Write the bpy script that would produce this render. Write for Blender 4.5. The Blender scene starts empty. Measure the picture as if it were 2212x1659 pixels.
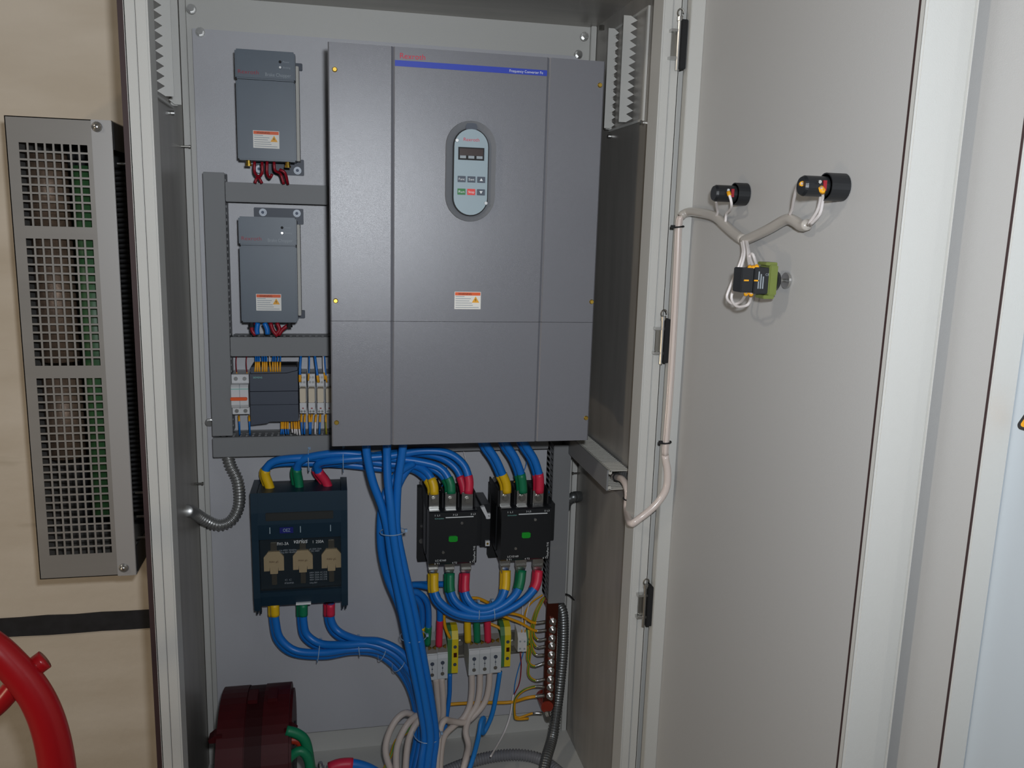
import bpy, bmesh, math, random
from mathutils import Vector, Matrix
random.seed(4)
R = math.radians
scene = bpy.context.scene
C = scene.collection
# ------------------------------------------------------------------ camera
CW, CH = 2212.0, 1659.0
CAM = Vector((-0.1269, -1.7499, 0.3124))
YAW, PITCH, ROLL, FPX = 0.2107, 0.183, 0.0289, 1825.3
_f = Vector((math.sin(YAW)*math.cos(PITCH), math.cos(YAW)*math.cos(PITCH), -math.sin(PITCH)))
_r0 = Vector((math.cos(YAW), -math.sin(YAW), 0)); _u0 = _r0.cross(_f)
_r = math.cos(ROLL)*_r0 + math.sin(ROLL)*_u0
_u = -math.sin(ROLL)*_r0 + math.cos(ROLL)*_u0
cd = bpy.data.cameras.new('camera'); cam = bpy.data.objects.new('camera', cd); C.objects.link(cam)
cd.sensor_fit = 'HORIZONTAL'; cd.sensor_width = 36; cd.lens = 36*FPX/CW; cd.clip_start = 0.02; cd.clip_end = 50
cam.matrix_world = Matrix(((_r.x, _u.x, -_f.x, CAM.x), (_r.y, _u.y, -_f.y, CAM.y), (_r.z, _u.z, -_f.z, CAM.z), (0, 0, 0, 1)))
scene.camera = cam
scene.view_settings.view_transform = 'Standard'
scene.view_settings.look = 'None'
scene.view_settings.gamma = 1.0
scene.view_settings.use_curve_mapping = False
scene.view_settings.exposure = 0.0
# ------------------------------------------------------------------ light
w = bpy.data.worlds.new('world'); scene.world = w; w.use_nodes = True
w.node_tree.nodes['Background'].inputs[0].default_value = (0.95, 0.97, 1.0, 1)
w.node_tree.nodes['Background'].inputs[1].default_value = 0.06
def lamp(name, loc, target, power, size, color):
    d = bpy.data.lights.new(name, 'AREA'); d.shape = 'DISK'; d.size = size; d.energy = power; d.color = color
    o = bpy.data.objects.new(name, d); C.objects.link(o); o.location = loc
    o.rotation_euler = (Vector(target) - Vector(loc)).to_track_quat('-Z', 'Y').to_euler()
    return o
fd = bpy.data.lights.new('camera_flash', 'SPOT'); fd.energy = 42.0; fd.spot_size = R(176); fd.spot_blend = 1.0; fd.shadow_soft_size = .02; fd.color = (0.90, 0.945, 1.0)
fl = bpy.data.objects.new('camera_flash', fd); C.objects.link(fl); fl.location = CAM + 0.07*_u + 0.04*_r
fl.rotation_euler = (Vector((0.50, 0, 0.70)) - fl.location).to_track_quat('-Z', 'Y').to_euler()
lamp('low_side_lamp', (-2.0, -1.5, -0.45), (-0.5, 0, -0.7), 4.5, 0.25, (1.0, 0.80, 0.55))
lamp('ceiling_lamp', (-2.6, -1.65, 1.75), (0.2, -0.3, 0.1), 14.0, 0.30, (1.0, 0.90, 0.76))

# ------------------------------------------------------------------ back-projection of measured points onto real planes
def ray(px, py): return _r*((px-CW/2)/FPX) - _u*((py-CH/2)/FPX) + _f
def V(px, py, Y):
    d = ray(px, py); return CAM + d*((Y-CAM.y)/d.y)
def VX(px, py, X):
    d = ray(px, py); return CAM + d*((X-CAM.x)/d.x)
def rectY(x0, y0, x1, y1, Y):
    a = V(x0, y0, Y); b = V(x1, y1, Y); return a.x, b.x, b.z, a.z        # X0 X1 Z0 Z1
# ------------------------------------------------------------------ materials
def lin(c): return tuple((v/255/12.92 if v <= 10 else ((v/255+.055)/1.055)**2.4) for v in c)
MATS = {}
def mat(name, rgb, rough=0.5, metal=0.0, bump=0.0, bscale=900, var=0.0, vscale=8, emit=0, spec=0.5, coat=0.0, stretch=None):
    m = bpy.data.materials.new(name); m.use_nodes = True; nt = m.node_tree; b = nt.nodes['Principled BSDF']
    col = (*lin(rgb), 1)
    b.inputs['Base Color'].default_value = col; b.inputs['Roughness'].default_value = rough; b.inputs['Metallic'].default_value = metal
    b.inputs['Specular IOR Level'].default_value = spec; b.inputs['Coat Weight'].default_value = coat
    tc = nt.nodes.new('ShaderNodeTexCoord')
    if bump:
        n = nt.nodes.new('ShaderNodeTexNoise'); n.inputs['Scale'].default_value = bscale; n.inputs['Detail'].default_value = 2
        bp = nt.nodes.new('ShaderNodeBump'); bp.inputs['Strength'].default_value = bump; bp.inputs['Distance'].default_value = 0.0006
        nt.links.new(tc.outputs['Object'], n.inputs['Vector']); nt.links.new(n.outputs['Fac'], bp.inputs['Height']); nt.links.new(bp.outputs[0], b.inputs['Normal'])
    if var:
        n = nt.nodes.new('ShaderNodeTexNoise'); n.inputs['Scale'].default_value = vscale; n.inputs['Detail'].default_value = 5
        mp = nt.nodes.new('ShaderNodeMapping'); mp.inputs['Scale'].default_value = stretch or (1, 1, 1)
        nt.links.new(tc.outputs['Object'], mp.inputs['Vector']); nt.links.new(mp.outputs[0], n.inputs['Vector'])
        cr = nt.nodes.new('ShaderNodeValToRGB'); cr.color_ramp.elements[0].position = .3; cr.color_ramp.elements[1].position = .7
        cr.color_ramp.elements[0].color = tuple(v*(1-var) for v in col[:3])+(1,); cr.color_ramp.elements[1].color = tuple(min(1, v*(1+var)) for v in col[:3])+(1,)
        nt.links.new(n.outputs['Fac'], cr.inputs['Fac']); nt.links.new(cr.outputs[0], b.inputs['Base Color'])
    if emit:
        b.inputs['Emission Color'].default_value = col; b.inputs['Emission Strength'].default_value = emit
    MATS[name] = m; return m
M_paint = mat('light_grey_powder_coat', (196, 195, 190), 0.42, bump=.25, bscale=700)
M_door = mat('door_powder_coat', (186, 185, 183), 0.45, bump=.2, bscale=700)
M_plate = mat('mounting_plate_coat', (186, 186, 190), 0.32, bump=.4, bscale=1000)
M_galv = mat('galvanised_steel', (166, 162, 156), 0.40, metal=.35, bump=.1, bscale=300, var=.10, vscale=5, stretch=(1, 6, 1))
M_duct = mat('grey_duct_plastic', (126, 127, 128), 0.55)
M_ductl = mat('pale_duct_plastic', (190, 188, 180), 0.55)
M_drive = mat('drive_grey_coat', (115, 116, 122), 0.30, bump=.28, bscale=1300, spec=.7)
M_drive_in = mat('drive_dark_side', (60, 62, 66), 0.6)
M_slate = mat('slate_plastic', (88, 99, 110), 0.42, var=.05, vscale=14)
M_slate_d = mat('dark_slate_plastic', (66, 73, 86), 0.5)
M_black = mat('black_plastic', (28, 30, 33), 0.4)
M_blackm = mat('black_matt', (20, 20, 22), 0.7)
M_navy = mat('navy_teal_plastic', (22, 48, 64), 0.45)
M_navyd = mat('deep_navy_plastic', (12, 28, 40), 0.5)
M_blue = mat('blue_cable', (20, 114, 200), 0.38)
M_blue2 = mat('blue_thin_cable', (30, 130, 210), 0.4)
M_beige = mat('beige_cable', (206, 192, 182), 0.5)
M_white = mat('white_cable', (232, 226, 224), 0.45)
M_sheath = mat('clear_sheath', (214, 200, 192), 0.22, coat=.5)
M_sheathg = mat('grey_sheath', (178, 172, 164), 0.30, coat=.4)
M_yellow = mat('yellow_sleeve', (232, 186, 20), 0.45)
M_green = mat('green_sleeve', (10, 120, 80), 0.45)
M_red = mat('red_sleeve', (214, 40, 72), 0.45)
M_redw = mat('dark_red_wire', (150, 18, 36), 0.4)
M_pe = None
M_tag = mat('yellow_wire_tag', (240, 170, 30), 0.5)
M_steel = mat('zinc_steel', (200, 200, 198), 0.28, metal=1.0)
M_dsteel = mat('dull_steel', (150, 148, 142), 0.4, metal=1.0)
M_stain = mat('brushed_stainless', (160, 157, 153), 0.42, metal=.45, bump=.06, bscale=500, var=.06, vscale=20, stretch=(.15, 1, 1))
M_brass = mat('brass_screw', (212, 176, 80), 0.3, metal=1.0)
M_copper = mat('copper_bar', (96, 46, 34), 0.35, metal=.75)
M_cream = mat('cream_ceramic', (222, 198, 160), 0.5)
M_wtext = mat('white_print', (225, 228, 228), 0.5)
M_gtext = mat('grey_print', (150, 158, 164), 0.5)
M_rtext = mat('red_print', (205, 30, 60), 0.5)
M_rtextd = mat('dark_red_print', (150, 28, 52), 0.5)
M_ktext = mat('black_print', (40, 38, 38), 0.6)
M_bstripe = mat('blue_print', (36, 62, 176), 0.45)
M_label = mat('white_label', (235, 232, 224), 0.5)
M_orange = mat('orange_print', (232, 92, 24), 0.5)
M_amber = mat('amber_print', (242, 170, 20), 0.5)
M_keypad = mat('keypad_grey_blue', (152, 170, 178), 0.45)
M_disp = mat('display_brown', (66, 54, 52), 0.25)
M_btn = mat('button_slate', (66, 76, 90), 0.5)
M_btng = mat('button_green', (36, 120, 54), 0.5)
M_btnr = mat('button_red', (226, 56, 50), 0.5)
M_din = mat('white_device_plastic', (212, 212, 212), 0.5)
M_relay = mat('beige_relay_plastic', (214, 200, 176), 0.45)
M_mint = mat('mint_print', (130, 190, 180), 0.5)
M_term = mat('grey_terminal', (196, 198, 198), 0.5)
M_termt = mat('terminal_top', (128, 122, 116), 0.55)
M_peg = mat('terminal_green', (70, 120, 70), 0.5)
M_pey = mat('terminal_yellow', (220, 196, 24), 0.45)
M_maroon = mat('maroon_enamel', (64, 9, 14), 0.55, spec=.25, var=.25, vscale=10)
M_hosered = mat('red_paint', (170, 16, 24), 0.3, bump=.2, bscale=60)
M_cond = mat('conduit_steel', (168, 168, 166), 0.33, metal=.75)
M_condd = mat('dull_conduit_steel', (112, 114, 114), 0.36, metal=.7)
M_condg = mat('grey_conduit_plastic', (120, 120, 124), 0.5)
M_rubber = mat('brown_black_rubber', (58, 40, 40), 0.6)
M_olive = mat('olive_green_plastic', (112, 124, 58), 0.35)
M_gbtn = mat('green_indicator', (20, 150, 40), 0.4)
M_ret = mat('resistor_brown', (124, 104, 88), 0.5, metal=.4, var=.25, vscale=90, bump=.8, bscale=160)
M_resg = mat('resistor_green', (52, 92, 56), 0.45, var=.2, vscale=30)
M_seam = mat('black_joint', (36, 36, 40), 0.8, var=.3, vscale=40)
def mat_pe():
    m = bpy.data.materials.new('green_yellow_cable'); m.use_nodes = True; nt = m.node_tree; b = nt.nodes['Principled BSDF']
    uv = nt.nodes.new('ShaderNodeUVMap'); sp = nt.nodes.new('ShaderNodeSeparateXYZ'); nt.links.new(uv.outputs[0], sp.inputs[0])
    gt = nt.nodes.new('ShaderNodeMath'); gt.operation = 'GREATER_THAN'; gt.inputs[1].default_value = .84; nt.links.new(sp.outputs[0], gt.inputs[0])
    mx = nt.nodes.new('ShaderNodeMixRGB'); mx.inputs[1].default_value = (*lin((226, 160, 16)), 1); mx.inputs[2].default_value = (*lin((70, 128, 40)), 1)
    nt.links.new(gt.outputs[0], mx.inputs[0]); nt.links.new(mx.outputs[0], b.inputs['Base Color']); b.inputs['Roughness'].default_value = .42
    return m
M_pe = mat_pe()
def mat_concrete():
    m = bpy.data.materials.new('cream_concrete'); m.use_nodes = True; nt = m.node_tree; b = nt.nodes['Principled BSDF']
    tc = nt.nodes.new('ShaderNodeTexCoord')
    n = nt.nodes.new('ShaderNodeTexNoise'); n.inputs['Scale'].default_value = 5; n.inputs['Detail'].default_value = 8
    mp = nt.nodes.new('ShaderNodeMapping'); mp.inputs['Scale'].default_value = (.6, 1, 2.2)
    nt.links.new(tc.outputs['Object'], mp.inputs[0]); nt.links.new(mp.outputs[0], n.inputs['Vector'])
    cr = nt.nodes.new('ShaderNodeValToRGB'); cr.color_ramp.elements[0].position = .28; cr.color_ramp.elements[1].position = .7
    cr.color_ramp.elements[0].color = (*lin((202, 189, 170)), 1); cr.color_ramp.elements[1].color = (*lin((220, 209, 193)), 1)
    nt.links.new(n.outputs['Fac'], cr.inputs['Fac'])
    n2 = nt.nodes.new('ShaderNodeTexNoise'); n2.inputs['Scale'].default_value = 14; n2.inputs['Detail'].default_value = 4
    mp2 = nt.nodes.new('ShaderNodeMapping'); mp2.inputs['Scale'].default_value = (.25, 1, 1.6)
    nt.links.new(tc.outputs['Object'], mp2.inputs[0]); nt.links.new(mp2.outputs[0], n2.inputs['Vector'])
    cr2 = nt.nodes.new('ShaderNodeValToRGB'); cr2.color_ramp.elements[0].position = .66; cr2.color_ramp.elements[1].position = .78
    cr2.color_ramp.elements[0].color = (1, 1, 1, 1); cr2.color_ramp.elements[1].color = (.80, .79, .75, 1)
    nt.links.new(n2.outputs['Fac'], cr2.inputs['Fac'])
    mx = nt.nodes.new('ShaderNodeMixRGB'); mx.blend_type = 'MULTIPLY'; mx.inputs[0].default_value = 1
    nt.links.new(cr.outputs[0], mx.inputs[1]); nt.links.new(cr2.outputs[0], mx.inputs[2]); nt.links.new(mx.outputs[0], b.inputs['Base Color'])
    b.inputs['Roughness'].default_value = .75
    wv = nt.nodes.new('ShaderNodeTexNoise'); wv.inputs['Scale'].default_value = 60; wv.inputs['Detail'].default_value = 4
    bp = nt.nodes.new('ShaderNodeBump'); bp.inputs['Strength'].default_value = .35; bp.inputs['Distance'].default_value = .002
    nt.links.new(tc.outputs['Object'], wv.inputs['Vector']); nt.links.new(wv.outputs['Fac'], bp.inputs['Height']); nt.links.new(bp.outputs[0], b.inputs['Normal'])
    return m
M_conc = mat_concrete()
def mat_clear():
    m = bpy.data.materials.new('smoked_clear_plastic'); m.use_nodes = True; nt = m.node_tree; b = nt.nodes['Principled BSDF']
    out = nt.nodes['Material Output']; t = nt.nodes.new('ShaderNodeBsdfTransparent'); t.inputs[0].default_value = (.88, .88, .87, 1)
    g = nt.nodes.new('ShaderNodeBsdfGlossy'); g.inputs['Roughness'].default_value = .08
    mx = nt.nodes.new('ShaderNodeMixShader'); mx.inputs[0].default_value = .06
    nt.links.new(t.outputs[0], mx.inputs[1]); nt.links.new(g.outputs[0], mx.inputs[2]); nt.links.new(mx.outputs[0], out.inputs[0]); nt.nodes.remove(b)
    return m
M_clear = mat_clear()

# ------------------------------------------------------------------ object helpers
WL = {}
def thing(name, label, cat, loc, group=None):
    o = bpy.data.objects.new(name, None); C.objects.link(o); o.empty_display_size = .02
    o.location = loc; o['label'] = label; o['category'] = cat
    if group: o['group'] = group
    WL[o] = Vector(loc); return o
def obj(name, bm, m, parent=None, label=None, smooth=False):
    if parent is not None: off = WL[parent]
    else:
        xs = [v.co for v in bm.verts]
        off = Vector((sum(c.x for c in xs)/len(xs), sum(c.y for c in xs)/len(xs), min(c.z for c in xs)))
    bmesh.ops.translate(bm, vec=-off, verts=bm.verts)
    me = bpy.data.meshes.new(name); bm.normal_update(); bm.to_mesh(me); bm.free()
    for p in me.polygons: p.use_smooth = smooth
    if isinstance(m, (list, tuple)):
        for q in m: me.materials.append(q)
    else: me.materials.append(m)
    o = bpy.data.objects.new(name, me); C.objects.link(o)
    if parent is not None: o.parent = parent; o.location = (0, 0, 0)
    else: o.location = off
    WL[o] = off
    if label: o['label'] = label
    return o
def tag(o, label, cat, group=None):
    o['label'] = label; o['category'] = cat
    if group: o['group'] = group
    return o
def struct(o): o['kind'] = 'structure'; return o
def B(): return bmesh.new()
def box(bm, x0, x1, y0, y1, z0, z1, bev=0.0, mi=0):
    x0, x1 = min(x0, x1), max(x0, x1); y0, y1 = min(y0, y1), max(y0, y1); z0, z1 = min(z0, z1), max(z0, z1)
    g = bmesh.ops.create_cube(bm, size=1)
    vs = g['verts']
    for v in vs: v.co = Vector(((x0+x1)/2 + v.co.x*(x1-x0), (y0+y1)/2 + v.co.y*(y1-y0), (z0+z1)/2 + v.co.z*(z1-z0)))
    if bev:
        es = list({e for v in vs for e in v.link_edges})
        bmesh.ops.bevel(bm, geom=es, offset=bev, segments=2, affect='EDGES')
    return bm
def bx(*a, **k): return box(B(), *a, **k)
def prism(bm, poly, axis, a, b):
    """extrude a 2-D polygon along axis (0:x 1:y 2:z) from a to b; poly coordinates are the other two axes in order"""
    def mk(p, t):
        c = [p[0], p[1]]; c.insert(axis, t); return Vector(c)
    va = [bm.verts.new(mk(p, a)) for p in poly]; vb = [bm.verts.new(mk(p, b)) for p in poly]
    n = len(poly)
    fs = [bm.faces.new(va), bm.faces.new(vb[::-1])]
    for i in range(n): fs.append(bm.faces.new((va[i], vb[i], vb[(i+1) % n], va[(i+1) % n])))
    bmesh.ops.recalc_face_normals(bm, faces=fs)
    return bm
def cyl(bm, p0, p1, r0, r1=None, seg=16, cap=True):
    p0 = Vector(p0); p1 = Vector(p1); r1 = r0 if r1 is None else r1
    d = (p1-p0).normalized(); a = d.orthogonal().normalized(); b = d.cross(a)
    A = []; Bv = []
    for i in range(seg):
        t = 2*math.pi*(i+.5)/seg; o = a*math.cos(t)+b*math.sin(t)
        A.append(bm.verts.new(p0+o*r0)); Bv.append(bm.verts.new(p1+o*r1))
    fs = []
    for i in range(seg): fs.append(bm.faces.new((A[i], A[(i+1) % seg], Bv[(i+1) % seg], Bv[i])))
    if cap: fs.append(bm.faces.new(A[::-1])); fs.append(bm.faces.new(Bv))
    bmesh.ops.recalc_face_normals(bm, faces=fs)
    return bm
def smooth_path(pts, step=0.006):
    pts = [Vector(p) for p in pts]
    if len(pts) == 2: pts = [pts[0], (pts[0]+pts[1])/2, pts[1]]
    P = [2*pts[0]-pts[1]] + pts + [2*pts[-1]-pts[-2]]; out = []
    for i in range(1, len(P)-2):
        p0, p1, p2, p3 = P[i-1:i+3]
        n = max(3, min(14, int((p2-p1).length/step)))
        for k in range(n):
            t = k/n
            out.append(.5*((2*p1)+(-p0+p2)*t+(2*p0-5*p1+4*p2-p3)*t*t+(-p0+3*p1-3*p2+p3)*t*t*t))
    out.append(pts[-1]); return out
def tube(bm, path, r, seg=10, cap=True, uv=False, wob=None):
    """r: number or function(i, arclength)"""
    n = len(path); L = 0; rings = []
    t0 = (path[1]-path[0]).normalized(); nrm = t0.orthogonal().normalized()
    for i, p in enumerate(path):
        t = ((path[min(i+1, n-1)]-path[max(i-1, 0)])).normalized()
        nrm = (nrm - t*nrm.dot(t)).normalized(); bn = t.cross(nrm)
        if i: L += (p-path[i-1]).length
        rr = r(i, L) if callable(r) else r
        rings.append(([bm.verts.new(p+(nrm*math.cos(2*math.pi*k/seg)+bn*math.sin(2*math.pi*k/seg))*rr) for k in range(seg)], L))
    fs = []; lay = bm.loops.layers.uv.verify() if uv else None
    for (a, la), (b, lb) in zip(rings, rings[1:]):
        for k in range(seg):
            f = bm.faces.new((a[k], a[(k+1) % seg], b[(k+1) % seg], b[k])); fs.append(f)
            if uv:
                for lp, (uu, vv) in zip(f.loops, ((k/seg, la), ((k+1)/seg, la), ((k+1)/seg, lb), (k/seg, lb))): lp[lay].uv = (uu, vv)
    if cap:
        fs.append(bm.faces.new(rings[0][0][::-1])); fs.append(bm.faces.new(rings[-1][0]))
    bmesh.ops.recalc_face_normals(bm, faces=fs)
    return bm
def sub_path(path, a, b):
    """piece of a polyline between arclengths a and b"""
    out = []; L = 0
    for i in range(len(path)-1):
        p, q = path[i], path[i+1]; d = (q-p).length
        if L+d >= a and L <= b and d > 0:
            s = max(0, (a-L)/d); e = min(1, (b-L)/d)
            if not out: out.append(p.lerp(q, s))
            out.append(p.lerp(q, e))
        L += d
    return out
def plen(path): return sum((path[i+1]-path[i]).length for i in range(len(path)-1))
def cable(name, label, cat, pts, r, m, group=None, start=None, end=None, seg=10):
    """start/end: (sleeve length, material, word). A cable with sleeves is an Empty with jacket and sleeve parts."""
    path = smooth_path(pts)
    if not start and not end:
        return tag(obj(name, tube(B(), path, r, seg, uv=True), m, None, smooth=True), label, cat, group)
    t = thing(name, label, cat, min(path, key=lambda p: p.z), group)
    obj('jacket', tube(B(), path, r, seg, uv=True), m, t, smooth=True)
    L = plen(path)
    for which, s in (('start', start), ('end', end)):
        if not s: continue
        sp = sub_path(path, 0, s[0]) if which == 'start' else sub_path(path, L-s[0], L)
        n = len(sp)
        rr = r*1.16
        obj('sleeve', tube(B(), sp, rr, seg), s[1], t, s[2] + ' end sleeve', smooth=True)
    return t
def poly3(pts, Y):
    out = []
    for p in pts: out.append(V(p[0], p[1], p[2] if len(p) > 2 else Y))
    return out
def disc_screw(bm, c, r, n, h=.002, seg=14):
    c = Vector(c); n = Vector(n); cyl(bm, c, c+n*h, r, r*.75, seg); return bm
FONT = None
def text(name, s, x, y, z, h, m, parent, width=None, align='L', vertical=False, shear=0.0, axis='Y'):
    cu = bpy.data.curves.new('t', 'FONT'); cu.body = s; cu.size = 1; cu.extrude = 0; cu.shear = shear
    o = bpy.data.objects.new('t', cu); C.objects.link(o); bpy.context.view_layer.update()
    dg = bpy.context.evaluated_depsgraph_get(); me = bpy.data.meshes.new_from_object(o.evaluated_get(dg))
    bpy.data.objects.remove(o); bpy.data.curves.remove(cu)
    bm = B(); bm.from_mesh(me); bpy.data.meshes.remove(me)
    xs = [v.co.x for v in bm.verts]; x0, x1 = min(xs), max(xs)
    sy = h/.72; sx = (width/(x1-x0)) if width else sy
    for v in bm.verts:
        u = (v.co.x-x0)*sx; q = v.co.y*sy
        if align == 'C': u -= (x1-x0)*sx/2
        if align == 'R': u -= (x1-x0)*sx
        if vertical: u, q = -q, u
        v.co = Vector((x+u, y, z+q)) if axis == 'Y' else Vector((x, y-u, z+q))
    return obj(name, bm, m, parent)
def warn_label(parent, x0, x1, z0, z1, y):
    W_, H_ = x1-x0, z1-z0
    lab = obj('warning_label', bx(x0, x1, y-.0004, y+.0002, z0, z1), M_label, parent, 'white and orange warning sticker')
    obj('header_band', bx(x0+.02*W_, x1-.02*W_, y-.0008, y-.0003, z1-.21*H_, z1-.03*H_), M_orange, lab)
    text('lettering', 'WARNING', x0+.14*W_, y-.001, z1-.18*H_, .12*H_, M_ktext, lab, width=.5*W_)
    bm = B(); cx = x1-.2*W_; prism(bm, [(cx-.14*W_, z0+.38*H_), (cx+.14*W_, z0+.38*H_), (cx, z0+.74*H_)], 1, y-.0008, y-.0002); obj('hazard_triangle', bm, M_amber, lab)
    bm = B(); prism(bm, [(cx-.008*W_, z0+.42*H_), (cx+.03*W_, z0+.56*H_), (cx-.004*W_, z0+.55*H_), (cx+.015*W_, z0+.66*H_), (cx-.035*W_, z0+.52*H_), (cx+.005*W_, z0+.53*H_)], 1, y-.0011, y-.0007); obj('bolt_mark', bm, M_ktext, lab)
    bm = B()
    for i, l in enumerate((.36, .62, .56, .66, .7, .94)):
        zz = z0+H_*(.71-.125*i); box(bm, x0+.04*W_, x0+.04*W_+l*W_*.94, y-.0007, y-.0003, zz, zz+.035*H_)
    obj('small_print', bm, M_gtext, lab)
    return lab

# ================================================================== SETTING
struct(obj('wall_back', bx(-2.6, -0.30, .06, .16, -1.0, 2.4), M_conc))
struct(obj('floor', bx(-3.0, 2.0, -3.2, .06, -1.05, -1.0), mat('concrete_floor', (120, 116, 110), .7, var=.15, vscale=4)))
z_j0, z_j1 = V(150, 1366, .06).z, V(150, 1326, .06).z
bm = B()
N = 40
top = []; bot = []
for i in range(N+1):
    x = -2.4 + 2.1*i/N
    top.append((x, z_j1+random.uniform(-.0012, .0012))); bot.append((x, z_j0+random.uniform(-.0015, .0015)))
prism(bm, top+bot[::-1], 1, .056, .061)
struct(obj('trim_1', bm, M_seam))

# ================================================================== CABINET
Zt, Zb, D = .7164, -.848, .45
cab = thing('electrical_cabinet', 'tall light grey steel electrical cabinet standing open with its door swung right', 'electrical cabinet', (0, -.2, -1.0))
obj('back_panel', bx(-.4, .4, 0, .0015, Zb, Zt), M_paint, cab)
obj('mounting_plate', bx(-.376, .362, -.022, -.018, -.787, .655, bev=.001), M_plate, cab)
obj('side_panel', bx(-.4025, -.4, -.44, 0, Zb, Zt), M_galv, cab)
obj('side_panel', bx(.4, .4025, -.44, 0, Zb, Zt), M_galv, cab)
obj('roof_panel', bx(-.4, .4, -.44, 0, Zt, Zt+.002), M_galv, cab)
obj('floor_panel', bx(-.4, .4, -.44, 0, Zb-.002, Zb), M_paint, cab)
obj('plinth', bx(-.39, .39, -.43, 0, -1.0, Zb-.003), M_blackm, cab)
# front frame
fr = B()
for s in (-1, 1):
    box(fr, s*.402, s*.387, -.45, -.447, Zb-.05, Zt+.03, bev=.0008)
    box(fr, s*.386, s*.372, -.4515, -.448, Zb-.05, Zt+.03, bev=.0008)
    box(fr, s*.372, s*.370, -.4515, -.41, Zb-.05, Zt+.03)
    box(fr, s*.402, s*.400, -.45, -.40, Zb-.05, Zt+.03)
box(fr, -.4, .4, -.45, -.447, Zt, Zt+.03); box(fr, -.4, .4, -.45, -.447, Zb-.05, Zb)
obj('front_frame', fr, M_paint, cab)
obj('side_seal', bx(-.4105, -.4028, -.445, -.435, Zb-.05, Zt+.03), M_rubber, cab)
# back corner ribs left and right of the plate
rb = B()
for s, x in ((-1, -.376), (1, .362)):
    box(rb, s*.399, s*.388, -.012, -.0005, Zb, Zt, bev=.001)
obj('corner_rib', rb, M_paint, cab)
# plate screws
for px, py in ((414, 20), (433, 70), (1268, 36), (1262, 79), (1249, 118), (453, 912)):
    p = V(px, py, -.022); bm = B(); cyl(bm, p, p+Vector((0, -.003, 0)), .0085, seg=18); cyl(bm, p+Vector((0, -.003, 0)), p+Vector((0, -.010, 0)), .0062, seg=6)
    obj('plate_screw', bm, M_steel, cab)
for px, py, X in ((391, 316, -.4), (420, 1045, -.4), (1252, 1022, .4)):
    s = -1 if X < 0 else 1
    p = VX(px, py, X); bm = B(); cyl(bm, p, p-Vector((s*.016, 0, 0)), .002, seg=8); cyl(bm, p-Vector((s*.014, 0, 0)), p-Vector((s*.017, 0, 0)), .0032, seg=8)
    obj('wall_stud', bm, M_dsteel, cab)
# roof bolts near the upper right corner
for px, py in ((1272, 22), (1300, 55)):
    p = VX(px, py, .39); bm = B(); cyl(bm, p, p+Vector((0, 0, -.008)), .006, seg=6); obj('roof_bolt', bm, M_dsteel, cab)

# ---- ventilation grilles on both side walls
def vent(s, z0, z1):
    fr = B(); X = s*.3995
    box(fr, X, X-s*.004, -.315, -.308, z0, z1); box(fr, X, X-s*.012, -.138, -.130, z0, z1); box(fr, X, X-s*.004, -.315, -.130, z0-.004, z0); box(fr, X, X-s*.004, -.315, -.130, z1, z1+.004)
    root = obj('vent_grille', fr, M_paint, cab)
    bm = B(); box(bm, X, X-s*.001, -.308, -.138, z0, z1); obj('backing_mesh', bm, M_galv, root)
    n = 13; dz = (z1-z0)/n
    for Y, w0, w1 in ((-.155, .010, .021), (-.255, .013, .026)):
        bm = B(); pts = []
        for k in range(n):
            za = z0+k*dz
            pts += [(X-s*w0, za), (X-s*.0005, za+dz*.5)]
        pts += [(X-s*w0, z1), (X-s*w1, z1), (X-s*w1, z0)]
        prism(bm, [(x, z) for x, z in pts], 1, Y, Y+.0015)
        obj('serrated_strip', bm, M_paint, root)
    for (y, z) in ((-.134, z0-.012), (-.312, z0-.006)):
        bm = B(); cyl(bm, (X, y, z), (X-s*.006, y, z), .004, seg=10); obj('corner_clip', bm, M_steel, root)
vent(1, .503, .682); vent(-1, .503, .700)

# ---- door swung open to the right, standing at a right angle to the front
XD = .43
Yg = (VX(1985, 0, XD).y + VX(1895, 1000, XD).y + VX(1808, 1659, XD).y)/3
YE = Yg - .012
door = obj('door', bx(XD, XD+.004, Yg, -.468, Zb-.03, Zt+.03), M_door, cab)
xb = V(1943, 1200, YE).x; xa = V(1885, 1200, YE).x
bm = B()
box(bm, XD-.004, XD+.002, YE+.001, Yg-.004, Zb-.03, Zt+.03)
box(bm, XD-.004, xb, YE, YE+.004, Zb-.03, Zt+.03, bev=.0022)
x2 = V(1963, 1200, YE+.006).x; x3 = V(1970, 1200, YE+.002).x
box(bm, xb-.002, x2, YE+.006, YE+.010, Zb-.03, Zt+.03)
box(bm, x2, x3, YE+.002, Yg+.4, Zb-.03, Zt+.03, bev=.001)
obj('edge_flange', bm, M_paint, door)
obj('gasket', bx(XD-.0035, XD+.001, Yg-.004, Yg, Zb-.03, Zt+.03), M_rubber, door)
bm = B()
box(bm, V(1422, 1150, -.470).x, XD, -.472, -.469, Zb-.03, Zt+.03, bev=.0008)
box(bm, V(1422, 1150, -.470).x, V(1422, 1150, -.470).x+.002, -.469, -.455, Zb-.03, Zt+.03)
obj('hinge_flange', bm, M_paint, door)
obj('hinge_channel', bx(.4025, XD+.004, -.43, -.425, Zb-.03, Zt+.03), M_paint, cab)
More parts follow.
